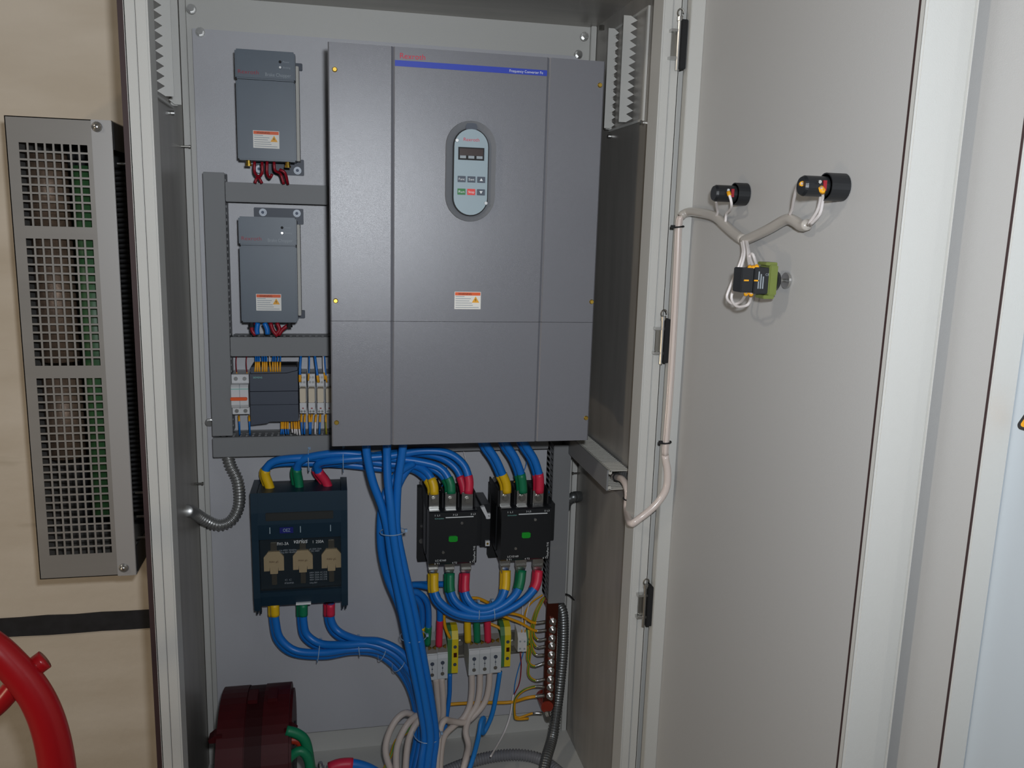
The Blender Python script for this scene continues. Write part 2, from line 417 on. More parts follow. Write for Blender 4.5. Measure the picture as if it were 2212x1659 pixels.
# ---- hinges
for i, (px, py) in enumerate(((1457, 98), (1422, 735), (1385, 1305))):
    p = V(px, py, -.4525); zc = p.z; x = p.x
    hb = B(); box(hb, x-.006, x+.012, -.4575, -.452, zc-.018, zc+.018, bev=.001)
    h = obj('hinge', hb, M_dsteel, cab)
    hb = B(); box(hb, x-.010, x+.012, -.463, -.452, zc+.018, zc+.022); box(hb, x-.010, x+.012, -.463, -.452, zc-.022, zc-.018)
    obj('hinge_ear', hb, M_steel, h)
    hb = B(); cyl(hb, (x+.003, -.461, zc-.038), (x+.003, -.461, zc+.034), .0032, seg=10); cyl(hb, (x+.003, -.461, zc+.034), (x+.003, -.461, zc+.040), .0045, seg=10)
    obj('hinge_pin', hb, M_steel, h)
    hb = B(); tube(hb, smooth_path([Vector((x+.003+.005*math.cos(a), -.463, zc+.045+.006*math.sin(a))) for a in [k*math.pi/4 for k in range(8)]]), .0012, 6); obj('split_pin', hb, M_dsteel, h)
    q = V(px+17, py, -.462)
    obj('hinge_cover', bx(q.x-.004, q.x+.006, -.466, -.440, zc-.036, zc+.036, bev=.001), M_blackm, h)

# ---- neighbouring door and panel beyond the free edge
X2 = .50
Y2 = VX(2092, 1200, X2).y
x_e = V(2141, 1200, Y2).x
nd = thing('cabinet_door', 'pale grey steel door leaf just beyond the open door edge, with thin dark seam', 'door', (X2, -1.0, -1.0))
obj('leaf', bx(X2, x_e, Y2+.003, -.47, -1.0, 1.0), M_door, nd)
obj('edge_strip', bx(X2, x_e+.002, Y2-.001, Y2+.003, -1.0, 1.0, bev=.001), M_paint, nd)
obj('gasket', bx(X2-.0010, X2+.001, Y2+.0005, Y2+.0028, -1.0, 1.0), M_rubber, nd)
X3 = x_e+.003
np_ = thing('side_panel_door', 'blue-grey steel door at the frame edge carrying a yellow hazard triangle', 'door', (X3, -1.2, -1.0))
lf = obj('leaf', bx(X3, X3+.02, -1.45, -.48, -1.0, 1.0), mat('blue_grey_door_coat', (192, 200, 206), .45), np_)
a = VX(2196, 921, X3-.0006); sz = .05
bm = B(); yc, zc = a.y, a.z
def rtri(y0, z0, s, r):
    pts = []; cs = [(y0, z0), (y0-s, z0), (y0-s/2, z0+s*.866)]
    cen = Vector((y0-s/2, z0+s*.289))
    for k, ang in enumerate((210, 330, 90)):
        c = Vector(cs[k]); d = (cen-c).normalized(); cc = c+d*2*r
        for j in range(-3, 4):
            th = R(ang+j*20); pts.append((cc.x-r*math.cos(th), cc.y+r*math.sin(th)))
    return pts
prism(bm, rtri(yc+.002, zc-.002, sz, .004), 0, X3-.0008, X3); tr = obj('warning_sign', bm, M_ktext, np_, 'yellow triangle with black border')
bm = B(); prism(bm, rtri(yc-.004, zc+.0015, sz-.012, .002), 0, X3-.0014, X3-.0007); obj('yellow_field', bm, M_amber, tr)

# ================================================================== RESISTOR BOX on the wall, left
YB = -.22
a = V(10, 252, YB); b = V(247, 258, YB); c = V(85, 1250, YB); d = V(290, 1243, YB)
bx0, bx1 = (a.x+c.x)/2, (b.x+d.x)/2; bz1, bz0 = (a.z+b.z)/2, (c.z+d.z)/2
res = thing('resistor_box', 'perforated stainless steel resistor box mounted on the concrete wall beside the cabinet', 'resistor box', ((bx0+bx1)/2, 0, bz0))
# front sheet with three fields of square holes
fields = [((34, 312), (187, 490), 8, 10), ((47, 517), (205, 790), 8, 15), ((67, 817), (232, 1198), 8, 23)]
Wb = bx1-bx0
fx0 = bx0 + Wb*.115; fx1 = bx0 + Wb*.755
zs = [bz1]
def zat(py): return V(150, py, YB).z
bm = B(); th = .0015
box(bm, bx0, fx0, YB, YB+th, bz0, bz1); box(bm, fx1, bx1-.0, YB, YB+th, bz0, bz1)
segs = [(zat(312), zat(490), 10), (zat(517), zat(790), 15), (zat(817), zat(1198), 23)]
edges = [bz1, segs[0][0], segs[0][1], segs[1][0], segs[1][1], segs[2][0], segs[2][1], bz0]
for k in range(0, 8, 2): box(bm, fx0, fx1, YB, YB+th, edges[k+1], edges[k])
px_ = (fx1-fx0)/8; bar = px_*.24
for (z1, z0, n) in segs:
    pz = (z1-z0)/n
    for i in range(1, 8): box(bm, fx0+i*px_-bar/2, fx0+i*px_+bar/2, YB, YB+th, z0, z1)
    for j in range(1, n):
        for i in range(8): box(bm, fx0+i*px_+(bar/2 if i else 0), fx0+(i+1)*px_-(bar/2 if i < 7 else 0), YB+.0001, YB+th-.0001, z0+j*pz-bar/2, z0+j*pz+bar/2)
obj('perforated_cover', bm, M_stain, res)
bm = B(); box(bm, bx0+Wb*.805, bx1, YB-.0035, YB-.0003, bz0, bz1, bev=.0008); obj('fixing_strip', bm, mat('bright_stainless', (186, 185, 184), .4, metal=.4), res)
bm = B(); box(bm, bx0, bx0+.0015, YB, .055, bz0, bz1); box(bm, bx0, bx1, YB, .055, bz1-.0015, bz1); box(bm, bx0, bx1, YB, .055, bz0, bz0+.0015)
obj('housing', bm, M_stain, res)
obj('side_bracket', bx(bx1-.002, bx1, YB+.012, .055, bz1-.045, bz1-.0015), M_blackm, res)
obj('side_bracket', bx(bx1-.002, bx1, YB+.012, .055, bz0+.0015, bz0+.05), M_blackm, res)
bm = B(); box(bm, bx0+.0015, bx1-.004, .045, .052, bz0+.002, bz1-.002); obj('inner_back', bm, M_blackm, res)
for k, (zz, h) in enumerate(((segs[0][1]-.0, (segs[0][0]-segs[0][1])*.92), (segs[1][1], (segs[1][0]-segs[1][1])), (segs[2][1]+(segs[2][0]-segs[2][1])*.52, (segs[2][0]-segs[2][1])*.46))):
    bm = B(); cyl(bm, (fx0+px_*1.75, YB+.06, zz), (fx0+px_*1.75, YB+.06, zz+h), px_*2.45, seg=20); obj('wound_core', bm, M_ret, res, smooth=True)
bm = B(); cyl(bm, (fx0+px_*6.25, YB+.07, segs[2][1]+.05), (fx0+px_*6.25, YB+.07, segs[0][0]-.03), px_*1.95, seg=20); obj('green_resistor', bm, M_resg, res, 'green enamelled rod', smooth=True)
bm = B()
for k in range(70):
    zz = bz0+.09+k*(bz1-bz0-.16)/70
    cyl(bm, (bx1-.02, YB+.09, zz), (bx1-.004, YB+.09, zz+.001), .0035, seg=6)
obj('coil_edge', bm, M_blackm, res)
for px, py in ((209, 274), (267, 1227)):
    p = V(px, py, YB-.0035); bm = B(); cyl(bm, p, p+Vector((0, -.003, 0)), .0085, .0065, seg=16); cyl(bm, p+Vector((0, -.003, 0)), p+Vector((0, -.006, 0)), .0065, .003, seg=16)
    obj('dome_screw', bm, M_steel, res, smooth=True)
for zz in (bz1-.065, bz0+.14, bz0+.095, bz0+.055):
    bm = B(); cyl(bm, (bx1-.004, YB+.04, zz), (bx1+.012, YB+.04, zz), .0025, seg=8); obj('terminal_pin', bm, M_steel, res)

# ================================================================== RED WHEEL, lower left
YW = -.62
rim = poly3([(-260, 1350), (-150, 1340), (-40, 1382), (30, 1442), (80, 1508), (110, 1584), (126, 1680), (128, 1800), (100, 1960)], YW)
rw = thing('pipe_hoop', 'thick red painted pipe hoop with cross bar in the lower left corner', 'pipe', (rim[0].x, YW, -1.0))
obj('hoop', tube(B(), smooth_path(rim), lambda i, L: min(.0255, .0180+.0145*L), 18), M_hosered, rw, smooth=True)
sp = [V(-150, 1610, YW+.02), V(-20, 1535, YW+.012), V(40, 1472, YW+.010), V(76, 1440, YW+.016), V(97, 1424, YW+.020)]
obj('cross_bar', tube(B(), smooth_path(sp), lambda i, L: .0135, 14), M_hosered, rw, smooth=True)
obj('foot', bx(rim[-1].x-.03, rim[-1].x+.03, YW-.03, YW+.03, -1.0, rim[-1].z+.01, bev=.004), M_hosered, rw)

# ================================================================== FREQUENCY CONVERTER (big grey drive)
P = -.33
a, b, c, d = V(710, 93, P), V(1305, 130, P), V(715, 967, P), V(1273, 948, P)
dx0, dx1, dz1, dz0 = (a.x+c.x)/2, (b.x+d.x)/2, (a.z+b.z)/2, (c.z+d.z)/2
drv = thing('frequency_converter', 'large grey frequency converter with oval keypad filling the upper middle of the cabinet', 'frequency converter', ((dx0+dx1)/2, -.02, dz0))
obj('rear_body', bx(dx0+.012, dx1-.012, P+.03, -.022, dz0+.012, dz1-.008, bev=.002), M_drive_in, drv)
obj('cover_backing', bx(dx0+.003, dx1-.003, P+.006, P+.03, dz0+.002, dz1-.002), M_drive_in, drv)
sx1 = V(848, 500, P).x; sx2 = V(1177, 400, P).x; sz = V(1000, 695, P).z
gp = .0003
for nm, z0, z1 in (('upper_cover', sz+gp, dz1), ('lower_cover', dz0, sz-gp)):
    bm = B()
    xs_ = [dx0, sx1, sx2, dx1]
    # one folded sheet: two V grooves at the bends
    prof = [(dx0, P+.03), (dx0, P+.002), (dx0+.002, P), (sx1-.003, P), (sx1, P+.0028), (sx1+.003, P), (sx2-.003, P), (sx2, P+.0028), (sx2+.003, P), (dx1-.002, P), (dx1, P+.002), (dx1, P+.03), (dx1-.004, P+.03), (dx1-.004, P+.008), (dx0+.004, P+.008), (dx0+.004, P+.03)]
    prism(bm, prof, 2, z0, z1)
    obj(nm, bm, M_drive, drv)
for px, py in ((723, 150), (725, 650), (727, 913), (1296, 184), (1278, 652), (1266, 903)):
    p = V(px, py, P); bm = B(); cyl(bm, p, p+Vector((0, -.0025, 0)), .0042, .003, 14); obj('cover_screw', bm, M_brass, drv, 'small brass screw', smooth=False)
a = V(852, 146, P); b = V(1182, 146, P); zt_ = V(1000, 134, P).z; 
zl = V(1016, 140, P).z
obj('blue_band', bx(sx1+.003, sx2-.003, P-.0006, P+.0002, zl-.0095, zl-.0005), M_bstripe, drv)
text('lettering', 'Frequency Converter Fe', sx2-.010, P-.0009, zl-.0070, .0042, M_wtext, drv, width=.056, align='R')
t_ = V(863, 130, P); text('lettering', 'Rexroth', sx1+.011, P-.0006, zl+.0025, .0085, M_rtext, drv, width=.040)
x0, x1, z0, z1 = rectY(982, 630, 1038, 668, P); warn_label(drv, x0, x1, z0, z1, P)
# keypad
def stadium(cx, cz, w_, h_, n=16):
    r = w_/2; pts = []
    for i in range(n+1): th = math.pi*i/n; pts.append((cx+r*math.cos(th), cz+h_/2-r+r*math.sin(th)))
    for i in range(n+1): th = math.pi+math.pi*i/n; pts.append((cx+r*math.cos(th), cz-h_/2+r+r*math.sin(th)))
    return pts
kx = V(1016, 370, P).x; kz = V(1016, 371, P).z
kw = V(1070, 370, P).x-V(962, 370, P).x; kh = V(1016, 262, P).z-V(1016, 480, P).z
pw = V(1048, 370, P).x-V(977, 370, P).x+.001; ph = V(1016, 281, P).z-V(1016, 466, P).z; pkz = V(1016, 373, P).z
bm = B()
o_ = stadium(kx, kz, kw, kh); i_ = stadium(kx, pkz, pw+.003, ph+.003)
vo = [bm.verts.new((x, P-.0002, z)) for x, z in o_]; vm = [bm.verts.new((x*.96+y[0]*.04, P-.0062, z*.96+y[1]*.04)) for (x, z), y in zip(o_, i_)]; vi = [bm.verts.new((x, P-.0008, z)) for x, z in i_]
n = len(o_)
for A_, B_ in ((vo, vm), (vm, vi)):
    for k in range(n): bm.faces.new((A_[k], A_[(k+1) % n], B_[(k+1) % n], B_[k]))
bmesh.ops.recalc_face_normals(bm, faces=bm.faces[:])
kp = obj('keypad_surround', bm, mat('keypad_surround_grey', (118, 120, 124), .38), drv)
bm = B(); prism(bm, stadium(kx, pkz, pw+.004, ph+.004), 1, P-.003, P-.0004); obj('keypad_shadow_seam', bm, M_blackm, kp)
bm = B(); prism(bm, stadium(kx, pkz, pw, ph), 1, P-.0062, P-.001); pad = obj('keypad', bm, M_keypad, drv, 'pale blue-grey oval keypad')
yk = P-.0062
bm = B(); cyl(bm, (kx, P-.0046, pkz+ph/2+.003), (kx, P-.001, pkz+ph/2+.003), .0095, seg=20); obj('finger_notch', bm, M_slate_d, kp)
text('lettering', 'Rexroth', kx, yk-.0002, V(1018, 306, P).z, .0055, M_rtext, pad, width=.026, align='C')
x0, x1, z0, z1 = rectY(989, 318, 1047, 348, P); x1 = kx+(kx-x0)
dsp = obj('display', bx(x0, x1, yk-.001, yk+.001, z0, z1), M_blackm, pad)
obj('display_window', bx(x0+.002, x1-.002, yk-.0014, yk, z0+.35*(z1-z0), z1-.002), M_disp, pad)
for k in range(3):
    cx = x0+(x1-x0)*(.18+.32*k); obj('unit_mark', bx(cx-.005, cx+.005, yk-.0013, yk, z0+.0025, z0+.0068), M_gtext, pad)
bw, bh = .0132, .0098
bx_ = [V(996, 388, P).x, V(1017, 388, P).x, V(1038, 388, P).x]
for row, (zz, names) in enumerate(((V(1016, 388, P).z, ('Func', 'Set', '^')), (V(1016, 415, P).z, ('Run', 'Stop', 'v')))):
    for k, s in enumerate(names):
        m = M_btn if row == 0 or k == 2 else (M_btng if k == 0 else M_btnr)
        bt = obj('button', bx(bx_[k]-bw/2, bx_[k]+bw/2, yk-.0012, yk+.001, zz-bh/2, zz+bh/2, bev=.0003), m, pad, {M_btn: None, M_btng: 'green run button', M_btnr: 'red stop button'}[m])
        if s in '^v':
            sg = 1 if s == '^' else -1
            bm = B(); prism(bm, [(bx_[k]-.0028, zz-sg*.002), (bx_[k]+.0028, zz-sg*.002), (bx_[k], zz+sg*.0026)], 1, yk-.0016, yk-.001); obj('arrow_mark', bm, M_wtext, pad)
        else: text('key_lettering', s, bx_[k], yk-.0015, zz-.0018, .0038, M_wtext, pad, width=.0098, align='C')
for px, py in ((986, 304), (1048, 439)):
    p = V(px, py, P); bm = B(); cyl(bm, (p.x, yk+.001, p.z), (p.x, yk-.0016, p.z), .0034, .0026, 12); obj('keypad_screw', bm, M_steel, kp)

# ================================================================== BRAKE CHOPPERS
M_washer = mat('pale_washer', (190, 196, 204), .55, metal=.3)
M_sock = mat('socket_dark', (70, 84, 110), .5)
def chopper(px0, py0, px1, py1, label, top_fl, ledlit):
    Yf = -.14
    x0, x1, z0, z1 = rectY(px0, py0, px1, py1, Yf)
    W_, H_ = x1-x0, z1-z0
    t = thing('brake_chopper', label, 'brake chopper', ((x0+x1)/2, -.022, z0), 'slate brake choppers left of the large converter')
    for nm, za, zb2 in (('upper_flange', z1-.012, z1+.018 if top_fl else z1+.001), ('lower_flange', z0-.004 if top_fl else z0-.018, z0+.012)):
        obj(nm, bx(x0+.018, x1+.009, -.030, -.022, za, zb2, bev=.001), M_slate_d, t)
    obj('body', bx(x0+.006, x1-.002, Yf+.01, -.030, z0+.004, z1-.004, bev=.002), M_slate_d, t)
    obj('heat_sink', bx(x0+.008, x1+.0035, -.075, -.030, z0+.006, z1-.012, bev=.0008), M_ductl, t)
    zs_ = z1-.265*H_
    obj('upper_cover', bx(x0, x1, Yf-.001, Yf+.03, zs_, z1, bev=.0025), M_slate, t)
    obj('lower_cover', bx(x0+.0006, x1-.0004, Yf, Yf+.03, z0, zs_-.0006, bev=.0025), M_slate, t)
    text('lettering', 'Rexroth', x0+.05*W_, Yf-.0014, zs_+.045*H_, .0068, M_rtextd, t, width=.34*W_)
    text('lettering', 'Brake Chopper', x0+.50*W_, Yf-.0014, zs_+.035*H_, .0060, M_gtext, t, width=.43*W_)
    for k, (zz, s) in enumerate(((z1-.095*H_, 'Power'), (z1-.145*H_, 'Braking'))):
        bm = B(); cyl(bm, (x0+.75*W_, Yf, zz), (x0+.75*W_, Yf-.0025, zz), .0028, .002, 12)
        obj('indicator_light', bm, M_blackm if k == 0 else M_steel, t, 'dark unlit indicator' if k == 0 else 'pale shiny indicator')
        text('small_lettering', s, x0+.80*W_, Yf-.0014, zz-.0012, .0030, M_gtext, t)
    warn_label(t, x0+.27*W_, x0+.71*W_, z0+.115*H_, z0+.275*H_, Yf)
    zz = z1+.009 if top_fl else z0-.009
    for px in ((x0+.035, x1-.003) if top_fl else (x0+.028, x1-.003)):
        bm = B(); cyl(bm, (px, -.030, zz), (px, -.0325, zz), .0072, seg=20); cyl(bm, (px, -.0325, zz), (px, -.038, zz), .0052, seg=18); mb_ = obj('mounting_bolt', bm, M_washer, t)
        bm = B(); cyl(bm, (px, -.036, zz), (px, -.0383, zz), .0032, seg=6); obj('hex_socket', bm, M_sock, mb_)
    for k in (.17, .84):
        bm = B(); cyl(bm, (x0+k*W_, Yf+.012, z0+.001), (x0+k*W_, Yf+.012, z0-.008), .0042, seg=12); cyl(bm, (x0+k*W_, Yf+.012, z0-.006), (x0+k*W_, Yf+.012, z0-.010), .0055, seg=12); obj('clamp_screw', bm, M_brass if not top_fl else M_blackm, t)
    return t
chopper(506, 104, 641, 350, 'upper slate brake chopper near the cabinet top, red wires only beneath it', False, 0)
chopper(514, 467, 644, 697, 'lower slate brake chopper between two grey ducts, with bolted flange showing above', True, 1)
WR = .0026
for i, pts in enumerate(([(550, 349), (550, 372), (560, 385), (566, 396)], [(566, 350), (566, 375), (555, 384), (551, 396)], [(577, 349), (577, 374), (583, 384), (588, 376)], [(592, 350), (594, 368), (606, 376), (613, 398)], [(604, 366), (616, 374), (622, 398)])):
    words = ['leftmost', 'second', 'middle', 'fourth', 'rightmost'][i]
    cable('control_wire', words + ' dark red wire looping under the upper brake chopper into the grey duct', 'wire', [V(p[0], p[1], -.125+.012*(k > 1)) for k, p in enumerate(pts)], WR, M_redw, 'red wires under the upper chopper')
for i, (m, pts, lab) in enumerate(((M_redw, [(547, 697), (544, 712), (552, 724)], 'leftmost dark red wire under the lower brake chopper, beside blue wire'), (M_blue, [(557, 697), (555, 712), (556, 722)], 'left thick blue wire dropping from the lower brake chopper into duct'), (M_blue, [(571, 697), (577, 710), (578, 722)], 'right thick blue wire dropping from the lower brake chopper into duct'), (M_redw, [(584, 697), (590, 714), (600, 726)], 'dark red wire right of the blue wires under the lower chopper'), (M_redw, [(598, 697), (604, 712), (594, 724)], 'dark red wire crossing under the middle of the lower chopper'), (M_redw, [(622, 703), (610, 712), (602, 724)], 'rightmost dark red wire under the lower brake chopper'))):
    cable('control_wire', lab, 'wire', [V(p[0], p[1], -.125) for p in pts], .0046 if m is M_blue else .0036, m, 'wires under the lower chopper')

# ================================================================== WIRING DUCTS
YD = -.085
def duct(label, x0, x1, z0, z1, vertical, slots=True, yf=YD, sides=(1, 1)):
    yb = -.022
    t = thing('wiring_duct', label, 'wiring duct', ((x0+x1)/2, yb, z0), 'grey wiring ducts on the mounting plate')
    obj('duct_lid', bx(x0, x1, yf-.003, yf+.004, z0, z1, bev=.001), M_duct, t)
    obj('duct_base', bx(x0+.002, x1-.002, yb-.003, yb, z0+.001, z1-.001), M_duct, t)
    bm = B(); L = (z1-z0) if vertical else (x1-x0); n = int(L/.012)
    for s, on in zip((0, 1), sides):
        for k in range(n):
            c = (k+.5)*L/n
            if vertical:
                x = x0+.002 if s == 0 else x1-.004
                box(bm, x, x+.002, yf+.003, yb-.003, z0+c-.0035, z0+c+.0035)
            else:
                z = z0+.002 if s == 0 else z1-.004
                box(bm, x0+c-.0035, x0+c+.0035, yf+.003, yb-.003, z, z+.002)
        if vertical: x = x0+.002 if s == 0 else x1-.004; box(bm, x, x+.0018, yb-.025, yb-.002, z0, z1)
        else: z = z0+.002 if s == 0 else z1-.004; box(bm, x0, x1, yb-.025, yb-.002, z, z+.0018)
    obj('slotted_wall', bm, M_duct, t)
    return t
x0, x1, z0, z1 = rectY(440, 371, 487, 942, YD); xx0 = (V(440, 371, YD).x+V(458, 942, YD).x)/2; xx1 = (V(487, 371, YD).x+V(501, 942, YD).x)/2
duct('long vertical grey wiring duct down the left of the brake choppers', xx0, xx1, z0+.001, z1, True)
VXR = xx1+.001
xr = dx0+.02
for (py0, py1, lab) in ((391, 437, 'upper horizontal grey wiring duct between the two brake choppers'), (722, 767, 'middle horizontal grey wiring duct above the small controller modules')):
    za = V(600, py0+6, YD).z; zb_ = V(600, py1+2, YD).z
    duct(lab, VXR, xr, zb_, za, False)
zb1, zb0 = V(590, 942, YD).z, V(590, 984, YD).z
xe = V(1184, 960, YD).x
duct('lowest horizontal grey wiring duct running under the small modules and the large converter', V(460, 960, YD).x, xe, zb0, zb1-.0005, False)
# vertical duct on the right, lower half
x0 = (V(1188, 965, YD).x+V(1183, 1300, YD).x)/2; x1 = (V(1230, 965, YD).x+V(1222, 1300, YD).x)/2
x0, x1 = V(1190, 1130, YD).x, V(1227, 1130, YD).x
duct('vertical grey wiring duct right of the contactors above the copper bar', x0, x1, V(1205, 1302, YD).z, V(1205, 962, YD).z, True)
DVX0, DVX1 = x0, x1
# duct lying along the right side wall with open end
e0 = VX(1367, 998, .397); e1 = VX(1367, 1060, .397)
yA = -.345; zT = VX(1350, 1012, .385).z; 
tl = V(1314, 1017, yA); bl = V(1314, 1059, yA)
t = thing('side_wall_duct', 'pale slotted wiring duct running along the right side wall with an open front end', 'wiring duct', (.37, -.2, bl.z))
Xl, Z1_, Z0_ = tl.x, tl.z, bl.z
yEnd = -.06
obj('duct_lid', bx(Xl-.002, Xl+.001, yA, yEnd, Z0_-.001, Z1_+.001, bev=.0005), M_duct, t)
obj('duct_base', bx(.396, .3985, yA, yEnd, Z0_, Z1_), M_duct, t)
bm = B(); n = 30
for k in range(n):
    yy = yA + (yEnd-yA)*(k+.5)/n
    for zz in (Z0_, Z1_-.002): box(bm, Xl+.001, .396, yy-.003, yy+.0025, zz, zz+.002)
for zz in (Z0_, Z1_-.002): box(bm, Xl+.001, Xl+.006, yA, yEnd, zz, zz+.0019)
for zz in (Z0_+.004, Z1_-.004): cyl(bm, (Xl+.004, yA, zz), (Xl+.004, yEnd, zz), .0035, seg=8)
obj('slotted_wall', bm, M_ductl, t)

# ================================================================== SMALL MODULES: breaker, controller, relays
YM = -.095
def mini_breaker():
    x0, x1, z0, z1 = rectY(498, 812, 538, 898, YM)
    H_ = z1-z0; W_ = x1-x0
    t = thing('circuit_breaker', 'white two-pole circuit breaker with orange switch bar', 'circuit breaker', ((x0+x1)/2, -.022, z0))
    bm = B(); prism(bm, [(-.022, z0), (YM+.015, z0), (YM+.015, z0+.18*H_), (YM+.002, z0+.20*H_), (YM-.002, z0+.28*H_), (YM-.002, z0+.72*H_), (YM+.002, z0+.77*H_), (YM+.015, z0+.79*H_), (YM+.015, z1), (-.022, z1)], 0, x0, x1)
    obj('housing', bm, M_din, t)
    obj('pole_seam', bx((x0+x1)/2-.0005, (x0+x1)/2+.0005, YM-.0024, -.03, z0+.2*H_, z0+.78*H_), M_gtext, t)
    obj('switch_bar', bx(x0-.001, x1-.002, YM-.008, YM, z0+.40*H_, z0+.475*H_, bev=.001), M_orange, t, 'orange switch bar')
    obj('mint_line', bx(x0, x1, YM-.0026, YM, z0+.665*H_, z0+.685*H_), M_mint, t)
    for k in (.25, .76):
        for zz in (z0+.09*H_, z0+.90*H_):
            bm = B(); cyl(bm, (x0+k*W_, YM+.0155, zz), (x0+k*W_, YM+.012, zz), .0038, seg=12); obj('terminal_screw', bm, M_steel, t)
    return x0, x1, z0, z1
mini_breaker()
for k, (px, nm) in enumerate(((510, 'left'), (532, 'right'))):
    cable('breaker_wire', 'thin wire with yellow tag rising from the %s pole of the small white breaker' % nm, 'wire', [V(px+1, 768, YM+.03), V(px, 785, YM+.025), V(px+2, 812, YM+.03)], .0009, M_redw, 'tagged wires above the white breaker', end=(.008, M_tag, 'yellow'))
    t = cable('breaker_wire', 'blue wire with orange tag dropping from the %s pole of the small white breaker' % nm, 'wire', [V(px+6, 898, YM+.03), V(px+7, 915, YM+.02), V(px+8, 940, YM+.03)], .0017, M_blue, 'tagged wires below the white breaker', start=(.013, M_tag, 'orange-yellow'))
x0, x1, z0, z1 = rectY(539, 806, 645, 912, -.10)
plc = thing('programmable_controller', 'dark slate programmable controller module between white breaker and beige relays', 'controller', ((x0+x1)/2, -.022, z0))
H_ = z1-z0
obj('housing', bx(x0+.001, x1-.001, -.09, -.022, z0+.004, z1+.010, bev=.001), M_slate_d, plc)
bm = B()
prism(bm, [(x0, z0-.004), (x0+.03, z0-.001), (x0+.035, z0+.002), (x1, z0+.002), (x1, z0+.36*H_), (x0, z0+.36*H_)], 1, -.10, -.06); obj('lower_flap', bm, M_slate_d, plc)
obj('middle_panel', bx(x0, x1, -.1015, -.06, z0+.37*H_, z0+.63*H_, bev=.0005), M_slate_d, plc)
bm = B(); prism(bm, [(x0, z0+.64*H_), (x1, z0+.64*H_), (x1, z1+.004), (x1-.02, z1-.001), (x0+.02, z1-.002), (x0, z1-.002)], 1, -.10, -.06); obj('upper_flap', bm, M_slate_d, plc)
text('lettering', 'SIEMENS', x0+.07*(x1-x0), -.1006, z1-.105*H_, .0036, M_mint, plc, width=.19*(x1-x0))
obj('terminal_recess', bx(x0+.005, x1-.003, -.088, -.05, z1+.001, z1+.013), M_blackm, plc)
# tagged wires into the controller top and bottom
def tagged(px0, py0, px1, py1, y, m, lab, grp, tagm=M_tag, tl_=.012, r=.0013, cat='wire', where='end'):
    mid = V((px0+px1)/2+random.uniform(-1, 1), (py0+py1)/2, y+.002)
    kw_ = {where: (tl_, tagm, 'yellow' if tagm is M_tag else 'coloured')}
    return cable('control_wire', lab, cat, [V(px0, py0, y+.01), mid, V(px1, py1, y)], r, m, grp, seg=8, **kw_)
W12 = ['first', 'second', 'third', 'fourth', 'fifth', 'sixth', 'seventh', 'eighth', 'ninth', 'tenth', 'eleventh', 'twelfth']
top = [(552, 768, 551, 803), (556, 768, 556, 803), (560, 768, 561, 803), (566, 768, 567, 803), (571, 768, 572, 803), (575, 768, 576, 803), (582, 770, 585, 803), (590, 768, 590, 803), (594, 768, 595, 803), (600, 768, 600, 803), (606, 768, 605, 803)]
for k, q in enumerate(top):
    tagged(*q, -.090, M_white if k == 6 else M_blue, '%s wire from the left plugged into the top of the dark controller' % W12[k], 'tagged wires into the controller top', tl_=.019, r=.0015)
bot = [(608, 908, 607, 938), (612, 908, 612, 938), (617, 908, 618, 938), (622, 908, 623, 938), (630, 908, 632, 935), (635, 908, 637, 937), (640, 908, 642, 939), (645, 908, 648, 940)]
for k, q in enumerate(bot):
    tagged(*q, -.082, M_blue if k < 4 else M_white, '%s wire from the left hanging from the bottom of the dark controller' % W12[k], 'tagged wires under the controller', tl_=.018, r=.0017, where='start')
rel_x = [645, 664, 683, 702, 720]
for k in range(4):
    x0, x1, z0, z1 = rectY(rel_x[k]+1, 808, rel_x[k+1]-1.5, 893, -.085)
    H_ = z1-z0
    t = thing('interface_relay', ['beige interface relay right against the dark controller', 'second beige interface relay from the dark controller', 'third beige interface relay from the dark controller', 'beige interface relay half hidden at the converter edge'][k], 'relay', ((x0+x1)/2, -.022, z0), 'beige relays on the rail')
    obj('socket', bx(x0, x1, -.075, -.022, z0, z1), M_term, t)
    obj('relay_block', bx(x0+.001, x1-.001, -.098, -.07, z0+.31*H_, z0+.66*H_, bev=.0008), M_relay, t, 'beige relay block')
    obj('ejector_clip', bx(x0+.0005, x1-.0005, -.092, -.07, z0+.12*H_, z0+.29*H_), M_din, t)
    obj('clip_slot', bx(x0+.005, x1-.005, -.0925, -.09, z0+.14*H_, z0+.165*H_), M_redw, t)
    obj('terminal_head', bx(x0, x1, -.085, -.07, z0+.70*H_, z1, bev=.0005), M_din, t)
    obj('terminal_foot', bx(x0+.0005, x1-.0005, -.085, -.07, z0+.005*H_, z0+.11*H_), M_din, t)
    for zz in (z0+.80*H_, z0+.92*H_, z0+.055*H_):
        for u in (.28, .72):
            bm = B(); cyl(bm, (x0+u*(x1-x0), -.085, zz), (x0+u*(x1-x0), -.0865, zz), .0024, seg=10); obj('terminal_screw', bm, M_steel, t)
rw_ = [(650, 768, 648, 825), (668, 768, 666, 822), (680, 768, 688, 826), (701, 768, 706, 826), (698, 768, 702, 820)]
for k, q in enumerate(rw_):
    tagged(*q, -.092, M_white if k == 4 else M_blue, '%s wire from the left coming down onto the beige relays' % W12[k], 'wires onto the relays', tl_=.014, r=.0024 if k in (0, 2) else .0014)
lw_ = [(651, 895, 653, 938, M_blue), (659, 895, 658, 938, M_blue), (668, 895, 669, 938, M_blue), (674, 895, 671, 938, M_blue), (683, 895, 681, 938, M_white), (692, 895, 690, 938, M_blue), (704, 895, 705, 938, M_pe)]
for k, q in enumerate(lw_):
    tagged(*q[:4], -.085, q[4], '%s wire from the left hanging from the beige relays' % W12[k], 'wires under the relays', tl_=.016, r=.0018, where='start')
rx0, rx1, rz0, rz1 = rectY(496, 842, 716, 862, -.03)
